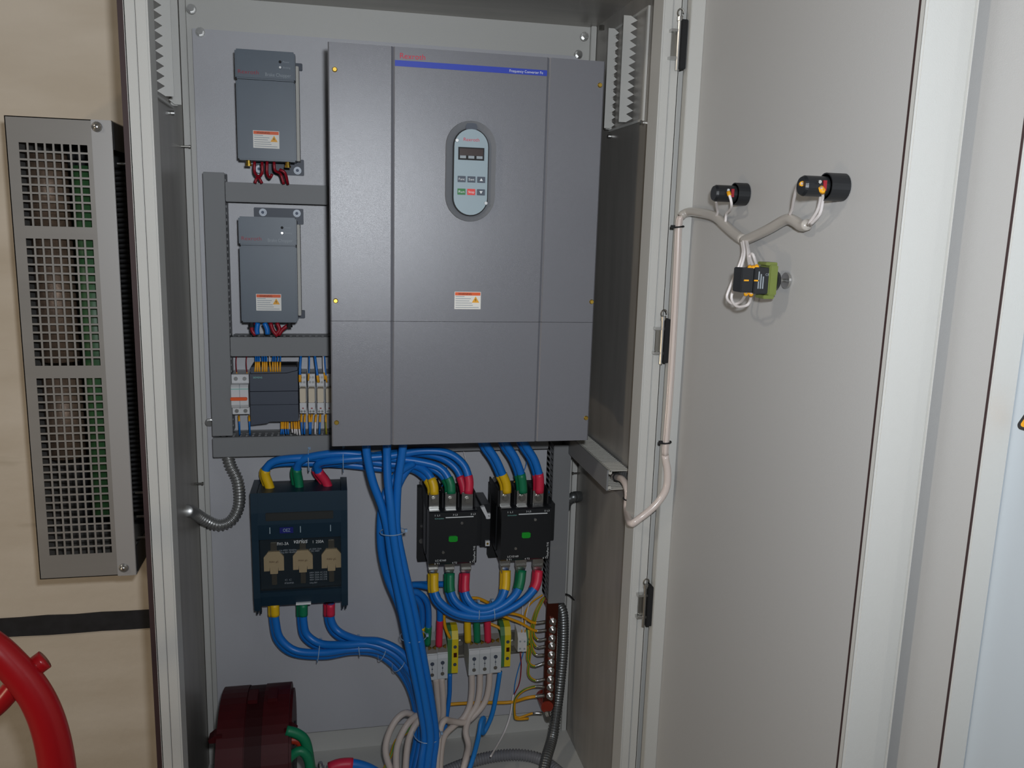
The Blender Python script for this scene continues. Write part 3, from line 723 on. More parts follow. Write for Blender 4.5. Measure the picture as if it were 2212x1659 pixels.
rail = obj('din_rail', bx(rx0, rx1, -.030, -.0225, rz0, rz1), M_steel); tag(rail, 'steel mounting rail behind the white breaker, controller and relays', 'rail')

# ================================================================== FUSE SWITCH
YO = -.11
a, b, c, d = V(540, 1062, YO), V(750, 1056, YO), V(550, 1320, YO), V(752, 1315, YO)
x0, x1, z1, z0 = (a.x+c.x)/2, (b.x+d.x)/2, (a.z+b.z)/2, (c.z+d.z)/2
W_, H_ = x1-x0, z1-z0
fs = thing('fuse_switch', 'dark teal three-pole fuse switch with three cream fuses behind clear window', 'fuse switch', ((x0+x1)/2, -.022, z0))
obj('base', bx(x0+.006, x1-.006, -.085, -.022, z0+.006, z1-.006, bev=.002), M_navyd, fs)
bm = B()
prism(bm, [(-.06, z0+.03*H_), (YO+.012, z0+.03*H_), (YO+.004, z0+.12*H_), (YO+.002, z0+.16*H_), (YO+.018, z0+.165*H_), (YO+.018, z0+.60*H_), (YO, z0+.605*H_), (YO-.010, z0+.74*H_), (YO-.011, z0+.84*H_), (YO-.0105, z1), (-.06, z1)], 0, x0+.012, x1-.012)
obj('front_cover', bm, M_navy, fs)
for s, x in ((1, x0), (-1, x1)):
    bm = B(); prism(bm, [(-.03, z0), (YO+.008, z0), (YO, z0+.12*H_), (YO-.006, z0+.6*H_), (YO-.012, z0+.84*H_), (YO-.0115, z1), (-.03, z1)], 0, x, x+s*.013)
    obj('side_cheek', bm, M_navy, fs)
obj('grip_recess', bx(x0+.15*W_, x1-.15*W_, YO-.0135, YO-.008, z0+.775*H_, z0+.84*H_, bev=.001), mat('brown_black_plastic', (34, 36, 34), .6), fs)
zl_ = z0+.69*H_; yl = YO-.0085
obj('blue_badge', bx(x0+.29*W_, x0+.43*W_, yl-.001, yl+.002, zl_-.006, zl_+.006), mat('badge_blue', (24, 30, 110), .4), fs)
text('lettering', 'OEZ', x0+.325*W_, yl-.0013, zl_-.0028, .0066, M_keypad, fs, width=.075*W_)
for k in (.19, .505, .82): obj('slot_mark', bx(x0+k*W_-.0008, x0+k*W_+.0008, yl-.0008, yl+.002, zl_-.006, zl_+.007), M_keypad, fs)
yr = YO+.018
for k, u in enumerate((.215, .52, .825)):
    cx = x0+u*W_; hw = .105*W_
    f = obj('cream_fuse', prism(B(), [(cx-hw, z0+.325*H_), (cx-hw*.45, z0+.325*H_), (cx-hw*.42, z0+.36*H_), (cx-hw*.38, z0+.30*H_), (cx+hw*.38, z0+.30*H_), (cx+hw*.42, z0+.36*H_), (cx+hw*.45, z0+.325*H_), (cx+hw, z0+.325*H_), (cx+hw, z0+.44*H_), (cx+hw*.55, z0+.485*H_), (cx-hw*.55, z0+.485*H_), (cx-hw, z0+.44*H_)], 1, yr-.007, yr-.0005), M_cream, fs, 'cream ceramic fuse')
    text('fuse_lettering', 'PHN1 gG', cx, yr-.0074, z0+.395*H_, .0036, M_copper, f, width=hw*.9, align='C')
    bm = B(); box(bm, cx-.006, cx+.006, yr-.004, yr, z0+.485*H_, z0+.56*H_, bev=.001); box(bm, cx-.005, cx+.005, yr-.004, yr, z0+.20*H_, z0+.30*H_, bev=.001)
    obj('blade_contact', bm, M_dsteel, f)
obj('clear_window', bx(x0+.07*W_, x1-.06*W_, YO+.0065, YO+.0075, z0+.17*H_, z0+.60*H_), M_clear, fs, 'smoked clear window')
yt = YO+.006
text('lettering', 'FH1-3A', x0+.255*W_, yt, z0+.545*H_, .0066, M_wtext, fs, width=.12*W_)
text('lettering', 'varius', x0+.43*W_, yt, z0+.555*H_, .0100, M_wtext, fs, width=.145*W_, shear=.25)
text('lettering', 'Iₙ 250A' if False else 'I  250A', x0+.63*W_, yt, z0+.550*H_, .0062, M_wtext, fs, width=.115*W_)
for s, u, v, wd in (('Ue 690V 50/60Hz', .28, .495, .18), ('Uimp 8kV 40-60Hz', .28, .477, .18), ('gG 250A 25kA', .59, .495, .13), ('DC 440V', .61, .477, .09), ('690V 250A AC-21B', .59, .295, .185), ('500V 250A AC-22B', .59, .275, .185), ('400V 250A AC-23B', .59, .255, .185), ('440V 250A DC-21B', .59, .235, .185), ('Uimp 8kV', .59, .21, .08), ('C C', .33, .245, .07), ('IP30/IP20', .325, .218, .095)):
    text('small_lettering', s, x0+u*W_, yt, z0+v*H_, .0036, M_gtext, fs, width=wd*W_)
obj('white_tab', bx(x0+.44*W_, x0+.60*W_, YO+.004, YO+.0115, z0+.035*H_, z0+.05*H_), M_wtext, fs)
for u in (.02, .055, .93, .965): obj('lower_hook', bx(x0+u*W_, x0+(u+.018)*W_, YO+.012, YO+.022, z0-.009, z0+.012), M_navyd, fs)
FSX, FSW = x0, W_

# ================================================================== CONTACTORS
YC = -.155
def contactor(fx0, fy0, fx1, fy1, label, lug_top, lug_bot, py_top, py_bot):
    x0, x1, z0, z1 = rectY(fx0, fy0, fx1, fy1, YC)
    W_, H_ = x1-x0, z1-z0
    t = thing('contactor', label, 'contactor', ((x0+x1)/2, -.022, z0), 'black three-pole contactors')
    bx0_ = V(fx0-22, fy0, -.07).x
    obj('base_plate', bx(bx0_, x1+.0, -.045, -.022, V(fx0, fy1-2, -.05).z+.0, V(fx0, fy0-52, -.05).z, bev=.001), M_blackm, t)
    obj('rear_body', bx(x0-.002, x1+.001, -.11, -.040, z0+.004, z1-.004, bev=.002), M_black, t)
    bm = B(); prism(bm, [(-.10, z0), (YC+.004, z0), (YC, z0+.004), (YC, z1-.003), (YC+.004, z1-.001), (-.10, z1-.002)], 0, x0, x1); obj('front_body', bm, M_black, t)
    obj('side_step', bx(x1-.001, x1+.020, YC+.045, -.03, z0+.20*H_, z0+.92*H_, bev=.001), M_black, t)
    yt = YC-.0003
    obj('white_line', bx(x0+.34*W_, x1-.08*W_, yt-.0003, yt+.0004, z1-.125*H_, z1-.108*H_), M_wtext, t)
    text('lettering', 'Schneider', x0+.12*W_, yt, z1-.14*H_, .0026, M_mint, t, width=.19*W_)
    for k, (s, s2) in enumerate((('1', '2'), ('3', '4'), ('5', '6'))):
        u = .12+.37*k
        text('lettering', s+' L%d' % (k+1), x0+u*W_, yt, z1-.085*H_, .0036, M_wtext, t, width=.10*W_)
        text('lettering', s2+' T%d' % (k+1), x0+u*W_, yt, z0+.02*H_, .0036, M_wtext, t, width=.10*W_)
    text('lettering', 'LC1E160', x0+.14*W_, yt, z0+.075*H_, .0040, M_wtext, t, width=.22*W_)
    text('vertical_lettering', 'EasyPact TVS', x1-.03*W_, yt, z0+.06*H_, .0040, M_wtext, t, width=.27*H_, vertical=True)
    cx, cz = x0+.50*W_, z0+.49*H_
    bm = B(); prism(bm, [(cx-.009, cz-.004), (cx-.006, cz-.006), (cx+.006, cz-.006), (cx+.009, cz-.004), (cx+.009, cz+.004), (cx+.006, cz+.006), (cx-.006, cz+.006), (cx-.009, cz+.004)], 1, YC-.003, YC+.001); obj('green_indicator', bm, M_gbtn, t, 'bright green indicator')
    for u, v in ((.68, .77), (.30, .24)):
        bm = B(); cyl(bm, (x0+u*W_, YC, z0+v*H_), (x0+u*W_, YC-.0012, z0+v*H_), .0028, seg=12); obj('face_screw', bm, M_steel, t)
    yl = -.138
    for k, (a, b) in enumerate(lug_top):
        X0, X1, Z0, Z1 = rectY(a, py_top[0], b, py_top[1], yl)
        bm = B(); box(bm, X0, X1, yl, yl+.004, Z0-.004, Z1, bev=.0008); box(bm, X0, X1, yl-.012, yl, Z0-.006, Z0+.006, bev=.001)
        lg = obj('terminal_plate', bm, M_steel, t)
        bm = B(); cz_ = Z0+.60*(Z1-Z0); cyl(bm, ((X0+X1)/2, yl, cz_), ((X0+X1)/2, yl-.002, cz_), .0075, seg=18); cyl(bm, ((X0+X1)/2, yl-.002, cz_), ((X0+X1)/2, yl-.007, cz_), .0058, seg=6); obj('terminal_bolt', bm, M_dsteel, lg)
    yl = -.105
    for k, (a, b) in enumerate(lug_bot):
        X0, X1, Z0, Z1 = rectY(a, py_bot[0], b, py_bot[1], yl-.012)
        bm = B(); prism(bm, [(X0, Z1), (X0, Z0+.45*(Z1-Z0)), (X0+.004, Z0), (X1-.004, Z0), (X1, Z0+.45*(Z1-Z0)), (X1, Z1)], 1, yl-.014, yl-.009)
        lg = obj('terminal_plate', bm, M_steel, t)
        box_ = bx(X0+.001, X1-.001, yl-.020, yl-.008, Z0+.48*(Z1-Z0), Z0+.54*(Z1-Z0)); obj('plate_rib', box_, M_dsteel, lg)
    for k in range(4):
        u = (-.02, .31, .64, .98)[k]
        obj('pole_barrier', bx(x0+u*W_-.0015, x0+u*W_+.0015, -.130, -.03, z1-.004, z1+.030), M_blackm, t)
    for zz in (z1+.028, z0+.012, z0+.4*H_):
        bm = B(); cyl(bm, (bx0_+.008, -.045, zz), (bx0_+.008, -.049, zz), .0055 if zz != z0+.4*H_ else .003, seg=12); obj('base_screw', bm, M_steel, t)
    return x0, x1, z0, z1
c1 = contactor(927, 1106, 1029, 1217, 'left black contactor above the larger grey terminals, silver lugs and green indicator', [(927, 948), (962, 985), (998, 1021)], [(925, 946), (961, 981), (996, 1017)], (1064, 1104), (1213, 1243))
c2 = contactor(1084, 1099, 1187, 1208, 'right black contactor standing against the vertical grey duct', [(1081, 1102), (1117, 1138), (1152, 1173)], [(1080, 1101), (1114, 1136), (1151, 1172)], (1060, 1097), (1203, 1237))
x0, x1, z0, z1 = rectY(1034, 1093, 1058, 1182, -.12)
il = thing('mechanical_interlock', 'narrow black interlock block with white tabs between the two contactors', 'interlock', ((x0+x1)/2, -.022, z0))
obj('block', bx(x0+.007, x1, -.112, -.03, z0, z1, bev=.001), M_black, il)
bm = B(); prism(bm, [(x0+.004, z1-.003), (x0+.012, z1-.001), (x1-.002, z1-.028), (x1-.008, z1-.028)], 1, -.122, -.112); obj('white_tab', bm, M_din, il)
for v in (.68, .02):
    tb_ = obj('white_tab', bx(x1-.009, x1, -.118, -.110, z0+v*(z1-z0), z0+(v+.12)*(z1-z0)), M_din, il)
    bm = B(); cyl(bm, (x1-.0045, -.118, z0+(v+.06)*(z1-z0)), (x1-.0045, -.119, z0+(v+.06)*(z1-z0)), .0024, seg=10); obj('tab_screw', bm, M_brass if v < .1 else M_dsteel, tb_)

# ================================================================== BLUE POWER CABLES
r = .0080
GB = 'thick blue power cables'
def pc(lab, pts, Y, m1=None, m2=None, s1=.032, s2=.032, rr=r):
    nm = {M_yellow: 'yellow', M_green: 'green', M_red: 'red'}
    if m2 and 1060 <= pts[-1][1] <= 1072:
        n = len(pts); pts = [(p_[0], p_[1], p_[2]-.026*max(0, 1-(n-1-i)/4)) for i, p_ in enumerate(pts)]
    return cable('power_cable', lab, 'cable', poly3(pts, Y), rr, M_blue, GB, start=(s1, m1, nm[m1]) if m1 else None, end=(s2, m2, nm[m2]) if m2 else None)
# fuse switch top -> left contactor top (pairs)
pc('blue cable from yellow sleeve, left pole atop the fuse switch, front strand of pair', [(588, 1068, -.085), (580, 1045, -.085), (573, 1020, -.085), (590, 998, -.088), (640, 990, -.095), (740, 989, -.10), (830, 1001, -.10), (890, 1004, -.10), (922, 1020, -.11), (936, 1046, -.115), (938, 1068, -.113)], -.09, M_yellow, M_yellow, s1=.052)
pc('blue cable from yellow sleeve, left pole atop the fuse switch, rear strand of pair', [(582, 1068, -.07), (576, 1045, -.068), (570, 1020, -.066), (588, 1003, -.066), (640, 999, -.068), (740, 1003, -.072), (830, 1012, -.078), (885, 1012, -.08), (915, 1028, -.095), (931, 1050, -.102), (933, 1068, -.098)], -.09, M_yellow, M_yellow, s1=.052)
pc('blue cable from green sleeve, middle pole atop the fuse switch, front strand of pair', [(648, 1066, -.085), (645, 1040, -.085), (642, 1012, -.088), (660, 990, -.10), (740, 979, -.112), (840, 990, -.112), (900, 996, -.108), (950, 1010, -.11), (972, 1040, -.115), (975, 1066, -.113)], -.09, M_green, M_green, s1=.052)
pc('blue cable from green sleeve, middle pole atop the fuse switch, rear strand of pair', [(642, 1066, -.07), (639, 1040, -.068), (638, 1014, -.066), (665, 984, -.07), (740, 984, -.08), (840, 1004, -.09), (905, 1004, -.092), (945, 1018, -.095), (967, 1044, -.10), (970, 1066, -.098)], -.09, M_green, M_green, s1=.052)
pc('blue cable from red sleeve, right pole atop the fuse switch, front strand of pair', [(713, 1064, -.085), (704, 1040, -.085), (688, 1018, -.09), (690, 1000, -.10), (740, 993, -.118), (840, 985, -.120), (910, 974, -.115), (965, 978, -.112), (1000, 1002, -.113), (1013, 1036, -.115), (1012, 1066, -.113)], -.09, M_red, M_red, s1=.052, s2=.036)
pc('blue cable from red sleeve, right pole atop the fuse switch, rear strand of pair', [(707, 1064, -.07), (698, 1040, -.068), (683, 1018, -.066), (690, 1004, -.07), (740, 998, -.086), (840, 980, -.095), (905, 979, -.092), (955, 990, -.085), (985, 1012, -.085), (998, 1040, -.09), (1004, 1066, -.095)], -.09, M_red, M_red, s1=.052, s2=.036)
# fuse switch bottom -> bundle going down
pc('blue cable from yellow sleeve under the fuse switch left pole, front strand', [(593, 1304, -.085), (596, 1345, -.085), (606, 1380, -.085), (640, 1406, -.09), (700, 1410, -.10), (760, 1402, -.11), (815, 1404, -.115), (858, 1428, -.12), (890, 1470, -.13), (908, 1530, -.14), (908, 1600, -.15), (890, 1690, -.18)], -.09, M_yellow, s1=.026)
pc('blue cable from yellow sleeve under the fuse switch left pole, rear strand', [(588, 1304, -.068), (590, 1345, -.068), (600, 1384, -.068), (634, 1411, -.07), (700, 1417, -.075), (760, 1407, -.085), (812, 1411, -.09), (850, 1436, -.10), (880, 1474, -.11), (898, 1530, -.12), (900, 1600, -.14), (878, 1690, -.165)], -.09, M_yellow, s1=.026)
pc('blue cable from green sleeve under the fuse switch middle pole, front strand', [(655, 1304, -.085), (656, 1345, -.085), (664, 1372, -.085), (695, 1391, -.095), (745, 1393, -.112), (800, 1392, -.122), (850, 1412, -.132), (886, 1450, -.142), (908, 1500, -.15), (918, 1560, -.155), (914, 1620, -.165), (898, 1690, -.19)], -.09, M_green, s1=.026)
pc('blue cable from green sleeve under the fuse switch middle pole, rear strand', [(649, 1304, -.068), (650, 1345, -.068), (658, 1376, -.068), (690, 1397, -.072), (745, 1401, -.085), (800, 1399, -.10), (846, 1419, -.108), (878, 1456, -.12), (900, 1510, -.13), (908, 1570, -.14), (904, 1630, -.15), (884, 1690, -.17)], -.09, M_green, s1=.026)
pc('blue cable from red sleeve under the fuse switch right pole, front strand', [(714, 1304, -.085), (716, 1342, -.085), (734, 1366, -.09), (775, 1382, -.11), (820, 1386, -.13), (865, 1408, -.142), (895, 1448, -.152), (912, 1500, -.158), (926, 1560, -.165), (924, 1620, -.175), (908, 1690, -.20)], -.09, M_red, s1=.026)
pc('blue cable from red sleeve under the fuse switch right pole, rear strand', [(708, 1304, -.068), (710, 1344, -.068), (728, 1372, -.07), (770, 1389, -.09), (815, 1394, -.108), (855, 1414, -.12), (884, 1456, -.132), (904, 1512, -.142), (914, 1570, -.15), (910, 1630, -.16), (892, 1690, -.18)], -.09, M_red, s1=.026)
# drive -> down the middle
pc('blue cable dropping from the large converter, leftmost of the three above the cable tie', [(791, 950, -.20), (793, 985, -.20), (805, 1040, -.20), (825, 1095, -.20), (838, 1150, -.20), (848, 1220, -.20), (870, 1330, -.20), (890, 1430, -.20), (908, 1520, -.20), (918, 1590, -.20), (912, 1640, -.21), (905, 1700, -.22)], -.2)
pc('blue cable dropping from the large converter, middle of the three above the cable tie', [(836, 950, -.20), (836, 985, -.20), (838, 1040, -.205), (844, 1095, -.21), (849, 1150, -.21), (862, 1230, -.21), (884, 1330, -.21), (903, 1430, -.21), (920, 1520, -.21), (930, 1590, -.21), (925, 1640, -.215), (918, 1700, -.225)], -.2)
pc('blue cable dropping from the large converter, rightmost of the three above the cable tie', [(872, 950, -.20), (868, 985, -.20), (860, 1040, -.20), (857, 1095, -.20), (858, 1150, -.20), (874, 1230, -.20), (897, 1330, -.20), (916, 1430, -.20), (932, 1520, -.20), (941, 1590, -.20), (936, 1640, -.21), (930, 1700, -.22)], -.2)
pc('blue cable in the middle bundle, bending away left behind the tied three', [(893, 1000, -.115), (868, 1016, -.13), (845, 1042, -.145), (828, 1080, -.155), (822, 1130, -.16), (824, 1190, -.16), (838, 1250, -.16), (866, 1320, -.17), (888, 1420, -.175), (908, 1510, -.18), (922, 1590, -.185), (915, 1640, -.19), (905, 1700, -.2)], -.2)
pc('blue cable in the middle bundle, curving out of the horizontal run behind the tied three', [(905, 995, -.10), (880, 1015, -.115), (862, 1045, -.13), (850, 1085, -.14), (838, 1130, -.145), (834, 1190, -.145), (848, 1255, -.145), (878, 1330, -.15), (898, 1420, -.155), (918, 1510, -.16), (934, 1590, -.17), (928, 1640, -.18), (918, 1700, -.19)], -.2)
# converter -> right contactor top (pairs)
for k, (pts, m, wd) in enumerate((([(1042, 945), (1050, 965), (1068, 992), (1083, 1025), (1091, 1045), (1092, 1064)], M_yellow, 'yellow'), ([(1085, 945), (1094, 965), (1110, 990), (1122, 1022), (1126, 1045), (1127, 1064)], M_green, 'green'), ([(1124, 945), (1134, 965), (1151, 992), (1161, 1022), (1163, 1042), (1162, 1064)], M_red, 'red'))):
    pc('blue cable from the converter to the %s sleeve on the right contactor, front strand' % wd, [(p[0]+3, p[1], -.150+.006*i) for i, p in enumerate(pts)], -.1, None, m, s2=.040)
    pc('blue cable from the converter to the %s sleeve on the right contactor, rear strand' % wd, [(p[0]-5+i*.6, p[1]+1, -.134+.006*i) for i, p in enumerate(pts)], -.1, None, m, s2=.040)
# jumper loops between the contactor bottoms (pairs)
yj = -.117
for k, (pts, ma, mb, wd) in enumerate((
        ([(936, 1238), (937, 1276), (950, 1302), (985, 1325), (1035, 1332), (1085, 1322), (1130, 1296), (1156, 1266), (1162, 1232)], M_yellow, M_red, 'outermost'),
        ([(971, 1238), (972, 1276), (985, 1302), (1015, 1320), (1050, 1322), (1085, 1308), (1112, 1285), (1122, 1262), (1126, 1232)], M_green, M_green, 'middle'),
        ([(1004, 1238), (1003, 1276), (1012, 1298), (1030, 1312), (1055, 1312), (1078, 1298), (1090, 1272), (1092, 1232)], M_red, M_yellow, 'innermost'))):
    n = len(pts)-1
    pc('%s blue jumper cable looping between the contactor bottoms, front strand' % wd, [(p[0]+2, p[1], yj-.004-.03*math.sin(math.pi*i/n)) for i, p in enumerate(pts)], yj, ma, mb, s1=.038, s2=.040)
    pc('%s blue jumper cable looping between the contactor bottoms, rear strand' % wd, [(p[0]-3, p[1]+4*math.sin(math.pi*i/n), yj+.012-.02*math.sin(math.pi*i/n)) for i, p in enumerate(pts)], yj, ma, mb, s1=.038, s2=.040)
# bundle -> left terminal block
rs = .0066
pc('blue cable arching from the bundle to the hidden yellow-sleeved grey terminal', [(878, 1292, -.13), (895, 1290, -.12), (908, 1305, -.11), (912, 1335, -.10), (908, 1380, -.09)], -.1, None, M_yellow, s2=.03, rr=rs)
pc('blue cable arching from the bundle to the green-sleeved left grey terminal', [(876, 1282, -.13), (900, 1279, -.12), (921, 1298, -.11), (926, 1335, -.10), (923, 1392, -.09)], -.1, None, M_green, s2=.045, rr=rs)
pc('blue cable arching behind yellow sleeve to the red-sleeved left grey terminal', [(870, 1266, -.12), (905, 1264, -.10), (938, 1276, -.09), (950, 1315, -.088), (948, 1395, -.088)], -.1, None, M_red, s2=.058, rr=rs)
pc('blue cable running straight across behind the yellow sleeve of the left contactor', [(862, 1270, -.10), (890, 1263, -.075), (920, 1262, -.065), (960, 1262, -.06)], -.1, rr=rs)
for px, m, wd in ((1010, M_yellow, 'yellow'), (1030, M_green, 'green'), (1053, M_red, 'red')):
    pc('short blue cable with long %s sleeve entering the right grey terminal block' % wd, [(px+2, 1316, -.085), (px, 1340, -.088), (px+1, 1386, -.088)], -.1, None, m, s2=.050, rr=rs)
# cable ties
def tie(px, py, Y, rx, rz, lab, rot=0, m=None):
    c = V(px, py, Y); pts = []
    for k in range(17):
        a = 2*math.pi*k/16; u = rx*math.cos(a); d_ = rz*math.sin(a)
        pts.append(c+Vector((u*math.cos(rot), d_, u*math.sin(rot))))
    bm = B()
    tube(bm, pts, .0009, 6, cap=False)
    e = pts[0]; box(bm, e.x-.001, e.x+.004, e.y-.003, e.y+.003, e.z-.0025, e.z+.0025)
    tag(obj('cable_tie', bm, m or M_tie, smooth=False), lab, 'cable tie', 'cable ties')
M_tie = mat('clear_tie', (150, 178, 206), .35)
tie(848, 1148, -.203, .024, .022, 'clear cable tie round the three blue cables left of the contactors', R(2))
tie(893, 1374, -.182, .026, .028, 'clear cable tie round the blue bundle above the beige loops, beside the rail end', R(0))
tie(923, 1585, -.180, .028, .034, 'clear cable tie round the blue bundle low down by the beige loops', R(-3))
tie(667, 993, -.085, .024, .027, 'clear cable tie on the blue run above the green fuse switch sleeve', R(90))
tie(741, 992, -.095, .026, .032, 'clear cable tie on the blue run above the right edge of the fuse switch', R(90))
tie(688, 1405, -.085, .024, .027, 'clear cable tie on the lower blue run beneath the fuse switch middle pole', R(82))
tie(775, 1394, -.10, .021, .028, 'clear cable tie on the lower blue run right of the fuse switch', R(95))
tie(826, 1404, -.112, .019, .030, 'clear cable tie where the lower blue run starts bending down', R(62))
tie(862, 1429, -.122, .020, .031, 'clear cable tie on the bend just before the blue run joins the bundle', R(45))
tie(1031, 1318, -.135, .020, .026, 'left of two clear cable ties on the jumper cables between contactors', R(88))
tie(1064, 1316, -.135, .020, .026, 'right of two clear cable ties on the jumper cables between contactors', R(95))

# ================================================================== TERMINALS
rx0, rx1, rz0, rz1 = rectY(872, 1378, 1142, 1412, -.032)
rl = thing('din_rail', 'short steel mounting rail carrying the grey terminals below the contactors', 'rail', ((rx0+rx1)/2, -.022, rz0))
obj('rail', bx(rx0, rx1, -.030, -.0225, rz0+.006, rz1-.004), M_dsteel, rl)
bm = B(); box(bm, rx0, rx1, -.034, -.030, rz0+.004, rz0+.007); box(bm, rx0, rx1, -.034, -.030, rz1-.006, rz1-.003); obj('rail_lip', bm, M_dsteel, rl)
for px in (994, 1107):
    p = V(px, 1388, -.030); bm = B(); cyl(bm, p, p+Vector((0, -.003, 0)), .006, seg=14); obj('rail_screw', bm, M_steel, rl)
def big_terminal(px0, px1, pyt, pyb, label):
    Yt = -.10
    x0, x1, z0, z1 = rectY(px0, pyt, px1, pyb, Yt)
    H_ = z1-z0; W_ = x1-x0
    t = thing('terminal_block', label, 'terminal block', ((x0+x1)/2, -.03, z0), 'grey terminal blocks on the lower rail')
    bm = B(); prism(bm, [(-.034, z0+.01), (Yt+.004, z0), (Yt, z0+.002), (Yt, z1-.012), (Yt+.004, z1-.002), (-.07, z1+.014), (-.034, z1+.016)], 0, x0+.0003, x1-.0003); obj('housing', bm, M_term, t)
    bm = B(); prism(bm, [(Yt+.0035, z1-.0018), (-.07, z1+.0145), (-.07, z1+.0152), (Yt+.003, z1-.001)], 0, x0+.0006, x1-.0006); obj('top_face', bm, M_termt, t)
    obj('marker_strip', bx(x0+.001, x1-.001, Yt-.0012, Yt+.001, z1-.013, z1-.003), M_din, t)
    cx = (x0+x1)/2
    bm = B(); cyl(bm, (cx, Yt-.0008, z0+.62*H_), (cx, Yt+.001, z0+.62*H_), .0042, seg=16); obj('screw_hole', bm, M_slate_d, t)
    bm = B(); box(bm, cx-.0004, cx+.0004, Yt-.0006, Yt+.001, z0+.3*H_, z0+.56*H_); cyl(bm, (cx, Yt-.0007, z0+.43*H_), (cx, Yt+.001, z0+.43*H_), .0016, seg=10); obj('symbol', bm, M_slate_d, t)
    bm = B(); cyl(bm, (cx, Yt-.0012, z0+.22*H_), (cx, Yt+.001, z0+.22*H_), .0040, seg=14); obj('clamp_screw', bm, M_dsteel, t)
    bm = B()
    for s in (-1, 1): prism(bm, [(cx+s*.001, z1+.009), (cx+s*.008, z1+.005), (cx+s*.008, z1+.013)], 1, -.094, -.088)
    obj('brass_clamp', bm, M_brass, t)
    return x0, x1, z0, z1
big_terminal(902, 922.5, 1416, 1474, 'grey terminal block mostly hidden behind the blue bundle')
big_terminal(923, 944.5, 1413, 1470, 'grey terminal block with green sleeve on top, left group')
big_terminal(945, 967, 1410, 1467, 'grey terminal block with red sleeve on top, left group beside green-yellow terminal')
big_terminal(1013, 1035.5, 1402, 1459, 'grey terminal block with yellow sleeve on top, right group')
big_terminal(1036, 1058.5, 1400, 1457, 'grey terminal block with green sleeve on top, right group')
big_terminal(1059, 1082, 1397, 1454, 'grey terminal block with red sleeve on top, right group beside green-yellow terminal')
def pe_terminal(px0, px1, pyt, pyb, label, Yt=-.075):
    x0, x1, z0, z1 = rectY(px0, pyt, px1, pyb, Yt); H_ = z1-z0; xm = x0+.42*(x1-x0)
    t = thing('earth_terminal', label, 'terminal block', ((x0+x1)/2, -.03, z0))
    poly = [(-.034, z0+.012), (Yt+.010, z0), (Yt, z0+.002), (Yt, z1-.022), (Yt+.008, z1-.006), (-.05, z1), (-.034, z1-.002)]
    obj('green_half', prism(B(), poly, 0, x0, xm), M_peg, t, 'green half'); obj('yellow_half', prism(B(), poly, 0, xm, x1), M_pey, t, 'yellow half')
    cx = (xm+x1)/2
    for v in (.72, .22):
        bm = B(); cyl(bm, (cx, Yt-.0008, z0+v*H_*.8+.004), (cx, Yt+.001, z0+v*H_*.8+.004), .0038, seg=14); obj('screw_hole', bm, M_slate_d, t)
    obj('brass_window', bx(cx-.003, cx+.004, Yt-.0006, Yt+.001, z0+.38*H_, z0+.48*H_), M_copper, t)
pe_terminal(967, 989, 1362, 1455, 'green and yellow earth terminal beside the left grey terminals')
pe_terminal(1082, 1102, 1353, 1441, 'green and yellow earth terminal beside the right grey terminals')
for k, (px, w_, lab) in enumerate(((1119, 9, 'small white terminal block left of its neighbour near the copper bar'), (1128.5, 9, 'small white terminal block right of its neighbour near the copper bar'))):
    x0, x1, z0, z1 = rectY(px, 1378, px+w_, 1409, -.07)
    t = thing('small_terminal', lab, 'terminal block', ((x0+x1)/2, -.03, z0), 'small white terminals')
    bm = B(); prism(bm, [(-.034, z0-.004), (-.06, z0), (-.07, z0+.002), (-.07, z1-.002), (-.06, z1+.008), (-.034, z1+.016)], 0, x0+.0002, x1-.0002); obj('housing', bm, M_din, t)
    for v in (.75, .25):
        bm = B(); cyl(bm, ((x0+x1)/2, -.0706, z0+v*(z1-z0)), ((x0+x1)/2, -.069, z0+v*(z1-z0)), .0022, seg=10); obj('screw_hole', bm, M_gtext, t)
pe_terminal(1138, 1148, 1366, 1410, 'small green and yellow earth terminal beside the small white terminals', -.062)

# ================================================================== EARTH BAR
YE_ = -.07
ex0, ex1 = V(1177, 1420, YE_).x, V(1202, 1420, YE_).x
ez1, ez0 = V(1190, 1301, YE_).z, V(1188, 1538, YE_).z
eb = thing('earth_bar', 'dark copper earthing bar with a column of steel bolts, right of the terminals', 'earth bar', ((ex0+ex1)/2, -.022, ez0))
obj('bar', bx(ex0, ex1, YE_, YE_+.006, ez0+.012, ez1, bev=.0008), M_copper, eb)
bm = B(); cyl(bm, ((ex0+ex1)/2-.004, -.022, ez0+.014), ((ex0+ex1)/2-.004, YE_-.002, ez0+.014), .014, seg=20); obj('insulator', bm, mat('red_insulator', (140, 44, 26), .25), eb, 'reddish round insulator', smooth=False)
bm = B(); cyl(bm, ((ex0+ex1)/2, -.022, ez1-.016), ((ex0+ex1)/2, YE_+.006, ez1-.016), .011, seg=20); obj('insulator', bm, MATS['red_insulator'], eb, 'reddish round insulator')
bolt_py = [1342, 1359, 1378, 1394, 1413, 1430, 1448, 1466, 1483, 1502]
for py in bolt_py:
    z = V(1190, py, YE_).z; cx = (ex0+ex1)/2+.001
    bm = B(); cyl(bm, (cx, YE_, z), (cx, YE_-.002, z), .0082, seg=18); cyl(bm, (cx, YE_-.002, z), (cx, YE_-.0075, z), .0066, seg=6); cyl(bm, (cx, YE_-.0075, z), (cx, YE_-.015, z), .0035, seg=10)
    obj('bolt', bm, M_steel, eb)
bm = B(); cyl(bm, (ex0+.010, YE_-.004, ez0-.008), (ex0+.010, YE_-.014, ez0-.008), .007, seg=6); box(bm, ex0+.004, ex0+.016, YE_-.004, -.022, ez0-.012, ez0+.004); obj('end_bolt', bm, M_dsteel, eb)
GP = 'green and yellow earth wires'
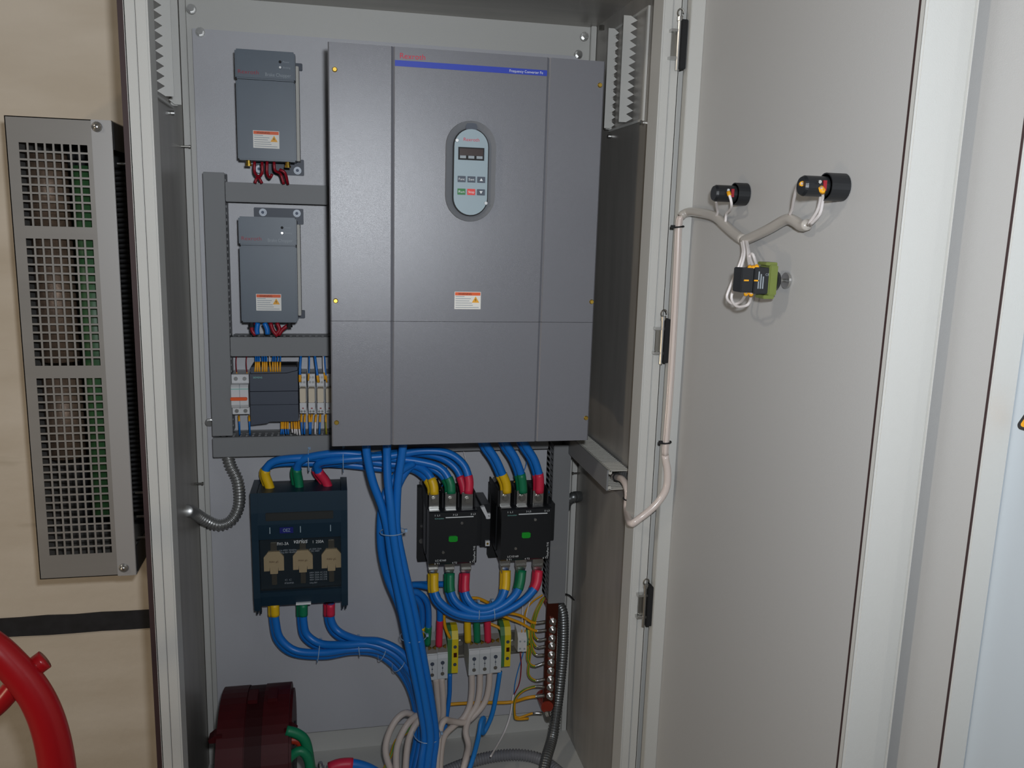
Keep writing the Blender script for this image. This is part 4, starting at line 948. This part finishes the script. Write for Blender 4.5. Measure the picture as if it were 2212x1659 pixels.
def pe(lab, pts, rr=.0024, lug=True):
    path = poly3(pts, YE_-.008)
    if not lug: return cable('earth_wire', lab, 'wire', path, rr, M_pe, GP, seg=8)
    t = cable('earth_wire', lab, 'wire', path, rr, M_pe, GP, seg=8, end=(.022, M_steel, 'bare crimp'))
    return t
PEW = [
 ('green-yellow wire from the middle of the jumper loop to the topmost copper bar bolt', [(1090, 1322, -.10), (1125, 1330, -.09), (1152, 1345, -.08), (1178, 1343)]),
 ('green-yellow wire passing under the jumper loop to the second copper bar bolt', [(1085, 1330, -.10), (1125, 1346, -.09), (1155, 1362, -.08), (1180, 1361)]),
 ('green-yellow wire falling from the vertical duct to the third copper bar bolt', [(1176, 1290, -.07), (1160, 1325, -.075), (1152, 1365, -.078), (1162, 1382), (1180, 1380)]),
 ('green-yellow wire falling from the vertical duct to the fourth copper bar bolt', [(1173, 1292, -.06), (1156, 1325, -.07), (1147, 1370, -.075), (1158, 1397), (1178, 1396)]),
 ('green-yellow wire falling from the vertical duct to the fifth copper bar bolt', [(1170, 1295, -.055), (1154, 1330, -.065), (1146, 1375, -.07), (1155, 1412), (1176, 1415)]),
 ('green-yellow wire curling past the small terminals to the sixth copper bar bolt', [(1141, 1395, -.07), (1140, 1425, -.075), (1152, 1439), (1176, 1432)]),
 ('green-yellow wire hanging long past the small terminals to the eighth copper bar bolt', [(1150, 1380, -.06), (1143, 1430, -.07), (1142, 1458, -.075), (1156, 1470), (1177, 1467)]),
 ('green-yellow wire hooking up from below to the ninth copper bar bolt', [(1142, 1552, -.06), (1117, 1553, -.06), (1112, 1545, -.06), (1113, 1512, -.07), (1130, 1492), (1156, 1483), (1176, 1484)]),
 ('thick green-yellow wire running across from the blue bundle to the lowest copper bar bolt', [(940, 1534, -.06), (960, 1523, -.06), (1030, 1518, -.06), (1100, 1517, -.06), (1140, 1507), (1176, 1502)]),
]
for k, (lab, pts) in enumerate(PEW): pe(lab, pts, .0036 if k == 8 else .0030)
pe('green-yellow wire from the copper bar foot bending back left', [(1112, 1546, -.06), (1122, 1550, -.06), (1150, 1541, -.065), (1172, 1541, -.07)], .0026)
pe('green-yellow wire arching over the left green-yellow terminal behind the jumper loop', [(1055, 1302, -.06), (1030, 1292, -.06), (1005, 1296, -.062), (975, 1312, -.07), (960, 1328, -.075), (962, 1355, -.075), (972, 1378, -.072)], .0036, False)
pe('green-yellow wire curving into the right green-yellow terminal', [(1040, 1340, -.05), (1060, 1348, -.055), (1078, 1356, -.062), (1090, 1368, -.066)], .0034, False)
pe('thin green wire rising beside the small terminals to the vertical duct', [(1133, 1350, -.05), (1135, 1322, -.05), (1150, 1300, -.055), (1172, 1285, -.06)], .0018, False)

# ================================================================== THIN WIRES round the terminals
GW = 'thin wires round the small terminals'
cable('thin_wire', 'left thin white wire standing above the small white terminals', 'wire', poly3([(1127, 1366, -.06), (1128, 1330, -.06), (1130, 1295, -.06)], 0), .0011, M_white, GW, start=(.007, M_tag, 'orange'))
cable('thin_wire', 'right thin white wire standing above the small white terminals', 'wire', poly3([(1134, 1366, -.06), (1137, 1330, -.06), (1144, 1300, -.06)], 0), .0011, M_white, GW, start=(.007, M_tag, 'orange'))
cable('thin_wire', 'thin dark red wire hanging below the small white terminals', 'wire', poly3([(1124, 1409, -.06), (1126, 1440, -.06), (1122, 1475, -.06), (1110, 1502, -.06)], 0), .0012, M_redw, GW)
cable('thin_wire', 'thin pale blue wire hanging below the small white terminals', 'wire', poly3([(1131, 1409, -.058), (1120, 1445, -.058), (1113, 1475, -.058), (1110, 1504, -.058)], 0), .0011, M_blue2, GW)
cable('sheathed_lead', 'thin whitish sheathed lead trailing down to the cabinet floor', 'cable', poly3([(1109, 1500, -.06), (1102, 1545, -.065), (1090, 1580, -.08), (1074, 1610, -.12), (1060, 1634, -.17)], 0), .0020, M_white)
cable('thin_wire', 'thin blue wire looping off the right contactor into the vertical duct, pair member nearest duct', 'wire', poly3([(1186, 1062, -.08), (1180, 1075, -.09), (1179, 1092, -.10)], 0), .0013, M_blue2, 'thin blue wires by the right contactor')
cable('thin_wire', 'thin blue wire looping off the right contactor, pair member nearest the red sleeve', 'wire', poly3([(1183, 1062, -.08), (1176, 1078, -.09), (1176, 1092, -.10)], 0), .0013, M_blue2, 'thin blue wires by the right contactor')
cable('thin_wire', 'thin blue wire curling between green and red sleeves above the right contactor', 'wire', poly3([(1128, 978, -.06), (1137, 995, -.06), (1134, 1012, -.06), (1122, 1030, -.07), (1110, 1042, -.08)], 0), .0010, M_blue, 'thin blue wires by the right contactor', end=(.010, M_tag, 'yellow'))
cable('thin_wire', 'thin white wire crossing the red sleeve above the left contactor', 'wire', poly3([(1000, 970, -.04), (1008, 1000, -.05), (1022, 1050, -.125), (1012, 1062, -.13)], 0), .0009, M_white, 'thin wires by the left contactor')
cable('thin_wire', 'thin blue wire with yellow tag between yellow and green sleeves, left contactor', 'wire', poly3([(978, 968, -.05), (970, 990, -.05), (960, 1035, -.07), (951, 1060, -.10)], 0), .0010, M_blue, 'thin wires by the left contactor', end=(.012, M_tag, 'yellow'))

# ================================================================== BEIGE CABLES at the bottom
GC = 'beige cables under the terminals'
rb_ = .0068
bc = [
 ('beige cable under the left terminal group, next to the blue bundle', [(941, 1464, -.085), (945, 1500, -.08), (950, 1540, -.08), (952, 1580, -.08)]),
 ('beige cable under the left terminal group, straight beside thin blue cable', [(954, 1462, -.085), (957, 1510, -.085), (957, 1545, -.085), (952, 1575, -.09)]),
 ('beige cable under the right terminal group, sweeping left, first of three', [(1019, 1452, -.085), (1019, 1490, -.085), (1014, 1525, -.09), (1000, 1552, -.10), (980, 1568, -.11), (960, 1590, -.13), (952, 1630, -.16), (950, 1690, -.2)]),
 ('beige cable under the right terminal group, sweeping left, second of three', [(1037, 1450, -.085), (1036, 1490, -.085), (1030, 1522, -.09), (1014, 1550, -.10), (1006, 1580, -.12), (1012, 1610, -.14), (1006, 1640, -.17), (990, 1700, -.2)]),
 ('beige cable under the right terminal group, sweeping left, third of three', [(1058, 1448, -.085), (1056, 1485, -.085), (1048, 1515, -.088), (1030, 1540, -.095), (1005, 1560, -.105), (975, 1558, -.12), (960, 1556, -.14), (950, 1580, -.15), (944, 1640, -.18), (942, 1700, -.2)]),
 ('outermost beige cable loop left of the blue bundle', [(905, 1560, -.12), (893, 1546, -.13), (875, 1540, -.14), (855, 1556, -.15), (838, 1590, -.16), (833, 1625, -.17), (845, 1665, -.18), (860, 1700, -.2)]),
 ('middle beige cable loop left of the blue bundle', [(915, 1545, -.13), (900, 1546, -.14), (880, 1565, -.155), (864, 1595, -.165), (856, 1630, -.175), (858, 1700, -.2)]),
 ('innermost beige cable loop left of the blue bundle', [(918, 1550, -.14), (905, 1556, -.15), (890, 1580, -.165), (880, 1615, -.175), (874, 1700, -.2)]),
]
for lab, pts in bc: cable('sheathed_cable', lab, 'cable', poly3(pts, -.09), rb_, M_beige, GC)
cable('thin_blue_cable', 'blue cable dropping from the left green-yellow terminal side behind beige ones', 'cable', poly3([(972, 1455, -.07), (971, 1500, -.07), (966, 1540, -.075), (960, 1580, -.08), (955, 1610, -.09)], 0), .0050, M_blue)
cable('thin_blue_cable', 'blue cable from the right green-yellow terminal bending up into a hairpin', 'cable', poly3([(1080, 1450, -.07), (1074, 1490, -.07), (1064, 1540, -.075), (1052, 1570, -.08), (1043, 1584, -.085), (1042, 1572, -.09), (1046, 1553, -.10), (1040, 1556, -.11), (1034, 1590, -.13), (1024, 1630, -.16), (1005, 1690, -.2)], 0), .0052, M_blue2)
cable('earth_cable', 'green-yellow cable rising through the beige loops', 'cable', poly3([(893, 1556, -.13), (880, 1580, -.135), (856, 1600, -.14), (845, 1630, -.15), (826, 1670, -.17)], 0), .0036, M_pe)

# ================================================================== CONDUITS
def conduit(lab, pts, rr, m, pitch=.0064, grp='ribbed conduits'):
    path = smooth_path(pts, .002); dense = []
    L = plen(path); n = int(L/(pitch/4)); acc = 0; i = 0
    for k in range(n+1):
        d = k*L/n
        while i < len(path)-2 and acc+(path[i+1]-path[i]).length < d: acc += (path[i+1]-path[i]).length; i += 1
        seg_ = (path[i+1]-path[i]).length; dense.append(path[i].lerp(path[i+1], min(1, (d-acc)/seg_ if seg_ else 0)))
    bm = tube(B(), dense, lambda i, l: rr*(.90, 1.12, 1.12, .90)[i % 4], 14)
    return tag(obj('ribbed_conduit', bm, m, smooth=True), lab, 'conduit', grp)
conduit('steel ribbed conduit curving from the left wall up to the lowest duct', [VX(404, 1103, -.398), V(418, 1107, -.10), V(445, 1124, -.075), V(475, 1134, -.065), V(502, 1122, -.06), V(517, 1088, -.055), V(514, 1040, -.055), V(498, 1005, -.055), V(491, 978, -.055)], .0105, M_cond)
conduit('short steel ribbed conduit stub between the vertical duct and right wall', [V(1220, 1098, -.05), V(1226, 1082, -.06), V(1238, 1074, -.07), VX(1252, 1072, .397)], .0105, M_condd)
conduit('long steel ribbed conduit down beside the copper bar to the cabinet floor', [V(1206, 1302, -.055), V(1216, 1330, -.055), V(1216, 1400, -.055), V(1210, 1470, -.06), V(1203, 1530, -.065), V(1194, 1590, -.10), V(1180, 1640, -.16), V(1168, 1700, -.22)], .0110, M_condd)
conduit('grey plastic ribbed conduit lying in an arc on the cabinet floor', [Vector((-.05, -.30, Zb+.0125)), Vector((.02, -.19, Zb+.0125)), Vector((.12, -.125, Zb+.0125)), Vector((.22, -.10, Zb+.0125)), Vector((.30, -.12, Zb+.0125)), Vector((.345, -.20, Zb+.0125)), Vector((.36, -.30, Zb+.0125))], .0115, M_condg)
cable('thin_wire', 'thin dark wire bridging from the vertical duct to the right wall', 'wire', [V(1220, 1283, -.05), V(1230, 1286, -.06), VX(1240, 1296, .397)], .0016, M_blackm)

# ================================================================== MAROON COIL HOUSING, bottom left
YT = -.20
xl, xr_ = V(478, 1560, YT).x, V(630, 1560, YT).x
zt_ = V(560, 1472, YT+.06).z; rad = .135
cyc, czc = -.185, zt_-rad
mc = thing('coil_housing', 'dark maroon enamelled coil housing on the cabinet floor, lower left', 'coil housing', ((xl+xr_)/2, cyc, Zb))
def ring(bm, xa, xb, r_, seg=48): cyl(bm, (xa, cyc, czc), (xb, cyc, czc), r_, seg=seg)
bm = B(); ring(bm, xl+.006, xr_-.004, rad-.004); obj('drum', bm, M_maroon, mc)
bm = B(); ring(bm, xl+.050, xr_-.048, rad-.0015); obj('inner_band', bm, mat('deep_maroon', (44, 7, 10), .6, spec=.2), mc)
for xa, xb in ((xl, xl+.048), (xr_-.050, xr_-.002)):
    bm = B(); ring(bm, xa, xb, rad); obj('end_band', bm, M_maroon, mc)
bm = B(); ring(bm, xr_-.003, xr_+.003, rad-.012); obj('end_cap', bm, M_maroon, mc)
bm = B(); cyl(bm, (xr_+.002, cyc, czc), (xr_+.006, cyc, czc), .06, seg=32); obj('bore', bm, M_blackm, mc)
for s, x in ((-1, xl), (1, xr_)):
    bm = B(); y0 = cyc-rad*.62; z0 = czc+rad*.72
    prism(bm, [(x+s*.014, z0+.002), (x+s*.004, z0+.010), (x-s*.010, z0+.010), (x-s*.010, z0-.004), (x+s*.012, z0-.004)], 1, y0-.004, y0+.02); obj('clamp_lug', bm, M_maroon, mc)
for u in (.46, .74):
    bm = B(); xx = xl+u*(xr_-xl); box(bm, xx-.009, xx+.009, cyc-.03, cyc+.01, czc+rad-.004, czc+rad+.004, bev=.001); obj('top_tab', bm, M_maroon, mc)
bm = B(); box(bm, xl-.005, xr_+.005, cyc-.07, cyc+.07, Zb, Zb+.01); box(bm, xl+.01, xl+.02, cyc-.06, cyc+.06, Zb, czc-.06); box(bm, xr_-.02, xr_-.01, cyc-.06, cyc+.06, Zb, czc-.06)
obj('foot', bm, M_maroon, mc)
GG = 'coloured cables at the coil housing'
YG = -.27
cable('sleeved_cable', 'upper green taped cable bulging from the side of the maroon coil housing', 'cable', poly3([(618, 1578, YG), (638, 1583, YG), (655, 1594, YG), (663, 1612, YG), (668, 1640, YG), (676, 1690, YG)], 0), .0095, M_green, GG)
cable('sleeved_cable', 'lower green taped cable curling beside the maroon coil housing', 'cable', poly3([(616, 1650, YG-.01), (630, 1632, YG-.01), (650, 1622, YG-.01), (666, 1640, YG-.01), (672, 1690, YG-.01)], 0), .0090, M_green, GG)
cable('sleeved_cable', 'orange-red taped cable between the two green cables at the coil housing', 'cable', poly3([(614, 1604, YG+.015), (632, 1598, YG+.015), (648, 1604, YG+.015), (652, 1625, YG+.015)], 0), .0080, mat('orange_red_tape', (178, 52, 28), .45), GG)
cable('sleeved_cable', 'blue cable with red sleeve lying at the very bottom edge by the steel bolt', 'cable', poly3([(712, 1660, -.22), (735, 1652, -.22), (770, 1652, -.22), (810, 1668, -.22), (840, 1700, -.22)], 0), .0105, M_blue, GG, start=(.045, M_red, 'red'))
p = V(692, 1655, -.22); bm = B(); cyl(bm, p+Vector((0, 0, -.02)), p+Vector((0, 0, .008)), .0045, seg=12); cyl(bm, p+Vector((0, 0, -.008)), p+Vector((0, 0, 0)), .008, seg=6); box(bm, p.x-.02, p.x+.02, p.y-.012, p.y+.012, p.z-.024, p.z-.018)
box(bm, p.x-.006, p.x+.006, p.y-.006, p.y+.006, Zb, p.z-.018)
tag(obj('terminal_stud', bm, M_steel), 'upright steel terminal stud with nut beside the red-sleeved cable end', 'stud')

# ================================================================== DOOR DEVICES
def pilot(px_b, px_nut, px_tip, py, lab):
    b = VX(px_b, py, XD); Yp = b.y; z = b.z
    xn = V(px_nut, py, Yp).x; xt = V(px_tip, py+1, Yp).x
    t = thing('pilot_lamp', lab, 'pilot lamp', (XD, Yp, z), 'black pilot lamps on the inside of the door')
    bm = B(); cyl(bm, (XD-.001, Yp, z), (xn-.003, Yp, z), .0152, seg=28); cyl(bm, (xn-.003, Yp, z), (xn, Yp, z), .0138, .012, seg=28); obj('lock_nut', bm, M_black, t)
    bm = B(); cyl(bm, (xn, Yp, z), (xt+.003, Yp, z), .0112, seg=28); cyl(bm, (xt+.003, Yp, z), (xt, Yp, z), .0112, .0095, seg=28); obj('lamp_body', bm, M_black, t)
    bm = B(); cyl(bm, ((xn+xt)/2-.002, Yp-.010, z+.004), ((xn+xt)/2-.002, Yp-.0145, z+.004), .002, seg=8); obj('contact_screw', bm, M_steel, t)
    bm = B(); box(bm, (xn+xt)/2+.004, (xn+xt)/2+.008, Yp-.0118, Yp-.009, z-.005, z+.006); obj('red_seal', bm, M_redw, t)
    return xn, xt, Yp, z
l1 = pilot(1612, 1590, 1541, 420, 'smaller-looking black pilot lamp nearest the door hinges')
l2 = pilot(1823, 1787, 1730, 405, 'black pilot lamp nearest the free edge of the door')
# selector switch
b = VX(1702, 606, XD); Ys, zs_ = b.y, b.z
xp = V(1670, 604, Ys).x; xg0 = V(1650, 604, Ys).x; xk = V(1594, 606, Ys).x
sw = thing('selector_switch', 'black selector switch with olive green collar standing off the door', 'switch', (XD, Ys, zs_))
bm = B(); cyl(bm, (XD, Ys, zs_), (xp, Ys, zs_), .0022, seg=10); cyl(bm, (XD-.001, Ys, zs_), (XD-.004, Ys, zs_), .010, seg=20); obj('shaft', bm, M_steel, sw)
bm = B(); cyl(bm, (xp, Ys, zs_), (xp+.005, Ys, zs_), .013, .011, seg=20); obj('front_ring', bm, M_black, sw)
bm = B(); box(bm, xg0+.001, xp, Ys-.0115, Ys+.015, zs_-.0185, zs_+.0195, bev=.0015); box(bm, xg0-.004, xp-.001, Ys-.010, Ys+.012, zs_+.0185, zs_+.0225, bev=.0008); box(bm, xg0-.004, xp-.002, Ys-.010, Ys+.012, zs_-.0225, zs_-.0180, bev=.0008); obj('collar', bm, M_olive, sw, 'olive green collar')
bm = B(); box(bm, (xk+xg0)/2-.001, xg0+.001, Ys-.0105, Ys+.0145, zs_-.0165, zs_+.0160, bev=.001); box(bm, xk, (xk+xg0)/2-.0015, Ys-.0095, Ys+.0135, zs_-.0150, zs_+.0150, bev=.001); obj('contact_block', bm, M_black, sw)
for k in range(3): obj('print_line', bx((xk+xg0)/2+.004+.003*k, (xk+xg0)/2+.0055+.003*k, Ys-.0109, Ys-.0104, zs_-.010, zs_+.011-.003*k), M_gtext, sw)
text('lettering', 'CE', xg0-.004, Ys-.0108, zs_+.006, .003, M_gtext, sw)
for x in (xk+.003, (xk+xg0)/2-.001): obj('yellow_mark', bx(x, x+.006, Ys-.0109, Ys-.0090, zs_-.001, zs_+.0008), M_tag, sw)

XH = XD-.012
def px(pts, X=XH): return [VX(p[0], p[1], p[2] if len(p) > 2 else X) for p in pts]
hn = thing('wire_harness', 'whitish sheathed wire harness running up the hinge side and across the door', 'wire harness', VX(1360, 1130, .40))
YR = -.4815
vp = [VX(1325, 1030, .385), VX(1345, 1036, .382), VX(1356, 1062, .380), VX(1354, 1100, .378), V(1362, 1130, -.475), V(1380, 1121, YR), V(1415, 1092, YR), V(1438, 1058, YR), V(1442, 1020, YR), V(1437, 983, YR), V(1440, 940, YR), V(1447, 850, YR), V(1456, 700, YR), V(1463, 560, YR), V(1466, 490, YR), V(1471, 468, YR-.002), V(1488, 458, YR-.006), VX(1515, 460, .418), VX(1545, 468, .418), VX(1567, 487, .418), VX(1590, 507, .418), VX(1606, 518, .418)]
hp = smooth_path(vp)
Lh = plen(hp); Li = [0]
for i in range(1, len(hp)): Li.append(Li[-1]+(hp[i]-hp[i-1]).length)
iS = min(range(len(hp)), key=lambda i: (hp[i]-vp[9]).length); iE = min(range(len(hp)), key=lambda i: (hp[i]-vp[15]).length)
obj('lower_sheath', tube(B(), hp[:iS+1], .0062, 14), M_sheath, hn, smooth=True)
bm = B()
for k in range(3):
    a = 2.1*k; off = Vector((.0022*math.cos(a), .0036*math.sin(a), 0)); tube(bm, [p+off for p in hp[iS:iE+1]], .0036, 10)
obj('riser_strands', bm, M_sheath, hn, smooth=True)
obj('upper_sheath', tube(B(), hp[iE:], lambda i, l: .0068, 14), M_sheathg, hn, smooth=True)
obj('branch_sheath', tube(B(), smooth_path(px([(1606, 520), (1625, 512), (1660, 495), (1698, 474), (1715, 477), (1732, 488), (1744, 485)], .418)), .0066, 14), M_sheathg, hn, smooth=True)
xm1 = (l1[0]+l1[1])/2; xm2 = (l2[0]+l2[1])/2
def hw(pts, rr=.0019, tg=None, te=None):
    path = smooth_path(pts)
    w_ = obj('wire', tube(B(), path, rr, 8), M_white, hn, smooth=True)
    L = plen(path)
    if tg: obj('wire_tag', tube(B(), sub_path(path, 0, tg), rr*1.5, 8), M_tag, w_, 'yellow wire tag', smooth=True)
    if te: obj('wire_tag', tube(B(), sub_path(path, L-te, L), rr*1.5, 8), M_tag, w_, 'yellow wire tag', smooth=True)
hw([Vector((l1[1]+.004, l1[2], l1[3]-.009)), VX(1549, 450, .405), VX(1550, 460, .412), VX(1545, 470, .416)])
hw([Vector((xm1-.001, l1[2]-.0125, l1[3]+.002)), VX(1580, 438, .400), VX(1578, 452, .408), VX(1569, 462, .414), VX(1567, 482, .417)], tg=.006)
hw([Vector((l2[1]-.001, l2[2]-.004, l2[3]+.002)), VX(1722, 404, .385), VX(1715, 430, .398), VX(1711, 452, .410), VX(1705, 465, .416)], tg=.006)
hw([Vector((xm2+.001, l2[2]-.0125, l2[3]-.002)), VX(1772, 430, .405), VX(1765, 456, .411), VX(1745, 486, .416)], tg=.008)
hw([Vector((xm2+.003, l2[2]-.0125, l2[3]-.004)), VX(1777, 432, .407), VX(1771, 462, .412), VX(1750, 486, .416)], tg=.006)
xb_ = xk+.006
hw([VX(1601, 518, .416), VX(1605, 545, .405), VX(1596, 575, .395), VX(1577, 620, .388), VX(1570, 643, .385), VX(1582, 656, .384), VX(1600, 652, .385), Vector((xb_+.004, Ys-.006, zs_-.0155))], te=.007)
hw([VX(1605, 518, .414), VX(1608, 548, .402), VX(1600, 580, .392), VX(1586, 620, .386), VX(1580, 645, .384), VX(1592, 662, .383), VX(1612, 660, .385), VX(1620, 650, .386), Vector((xb_+.010, Ys-.006, zs_-.0155))], te=.007)
hw([VX(1611, 518, .416), VX(1615, 540, .400), VX(1616, 556, .392), Vector((xb_+.006, Ys-.006, zs_+.0135))], te=.009)
hw([VX(1613, 519, .416), VX(1618, 545, .400), VX(1621, 560, .392), Vector((xb_+.011, Ys-.007, zs_+.0135))], te=.009)
hw([VX(1617, 555, .395), VX(1625, 548, .393), VX(1631, 562, .392), Vector(((xk+xg0)/2+.004, Ys-.006, zs_+.0145))], te=.007)
def band(c, rr, lab):
    pts = [c+Vector((rr*math.cos(2*math.pi*k/12), rr*math.sin(2*math.pi*k/12), .001*math.cos(2*math.pi*k/12))) for k in range(13)]
    bm = tube(B(), pts, .0014, 6, cap=False); box(bm, c.x-rr-.005, c.x-rr+.001, c.y-.003, c.y+.002, c.z-.0025, c.z+.0025)
    tag(obj('cable_tie', bm, M_blackm), lab, 'cable tie', 'black cable ties')
band(vp[14], .0078, 'black cable tie at the top bend of the harness beside the door hinge side')
band(vp[10]+Vector((0, 0, -.012)), .0078, 'black cable tie on the harness above its lower bend, beside the hinge frame')
for i_, lab in ((2, 'black cable tie on the harness just inside the open end of the side duct'), (16, 'black cable tie on the harness at the mouth of the side duct, nearer the frame')):
    c = hp[i_+2]; dirv = (hp[i_+3]-hp[i_+1]).normalized(); a_ = dirv.orthogonal().normalized(); b_ = dirv.cross(a_)
    pts = [c+(a_*math.cos(2*math.pi*k/12)+b_*math.sin(2*math.pi*k/12))*.0074 for k in range(13)]
    tag(obj('cable_tie', tube(B(), pts, .0014, 6, cap=False), M_blackm), lab, 'cable tie', 'black cable ties')
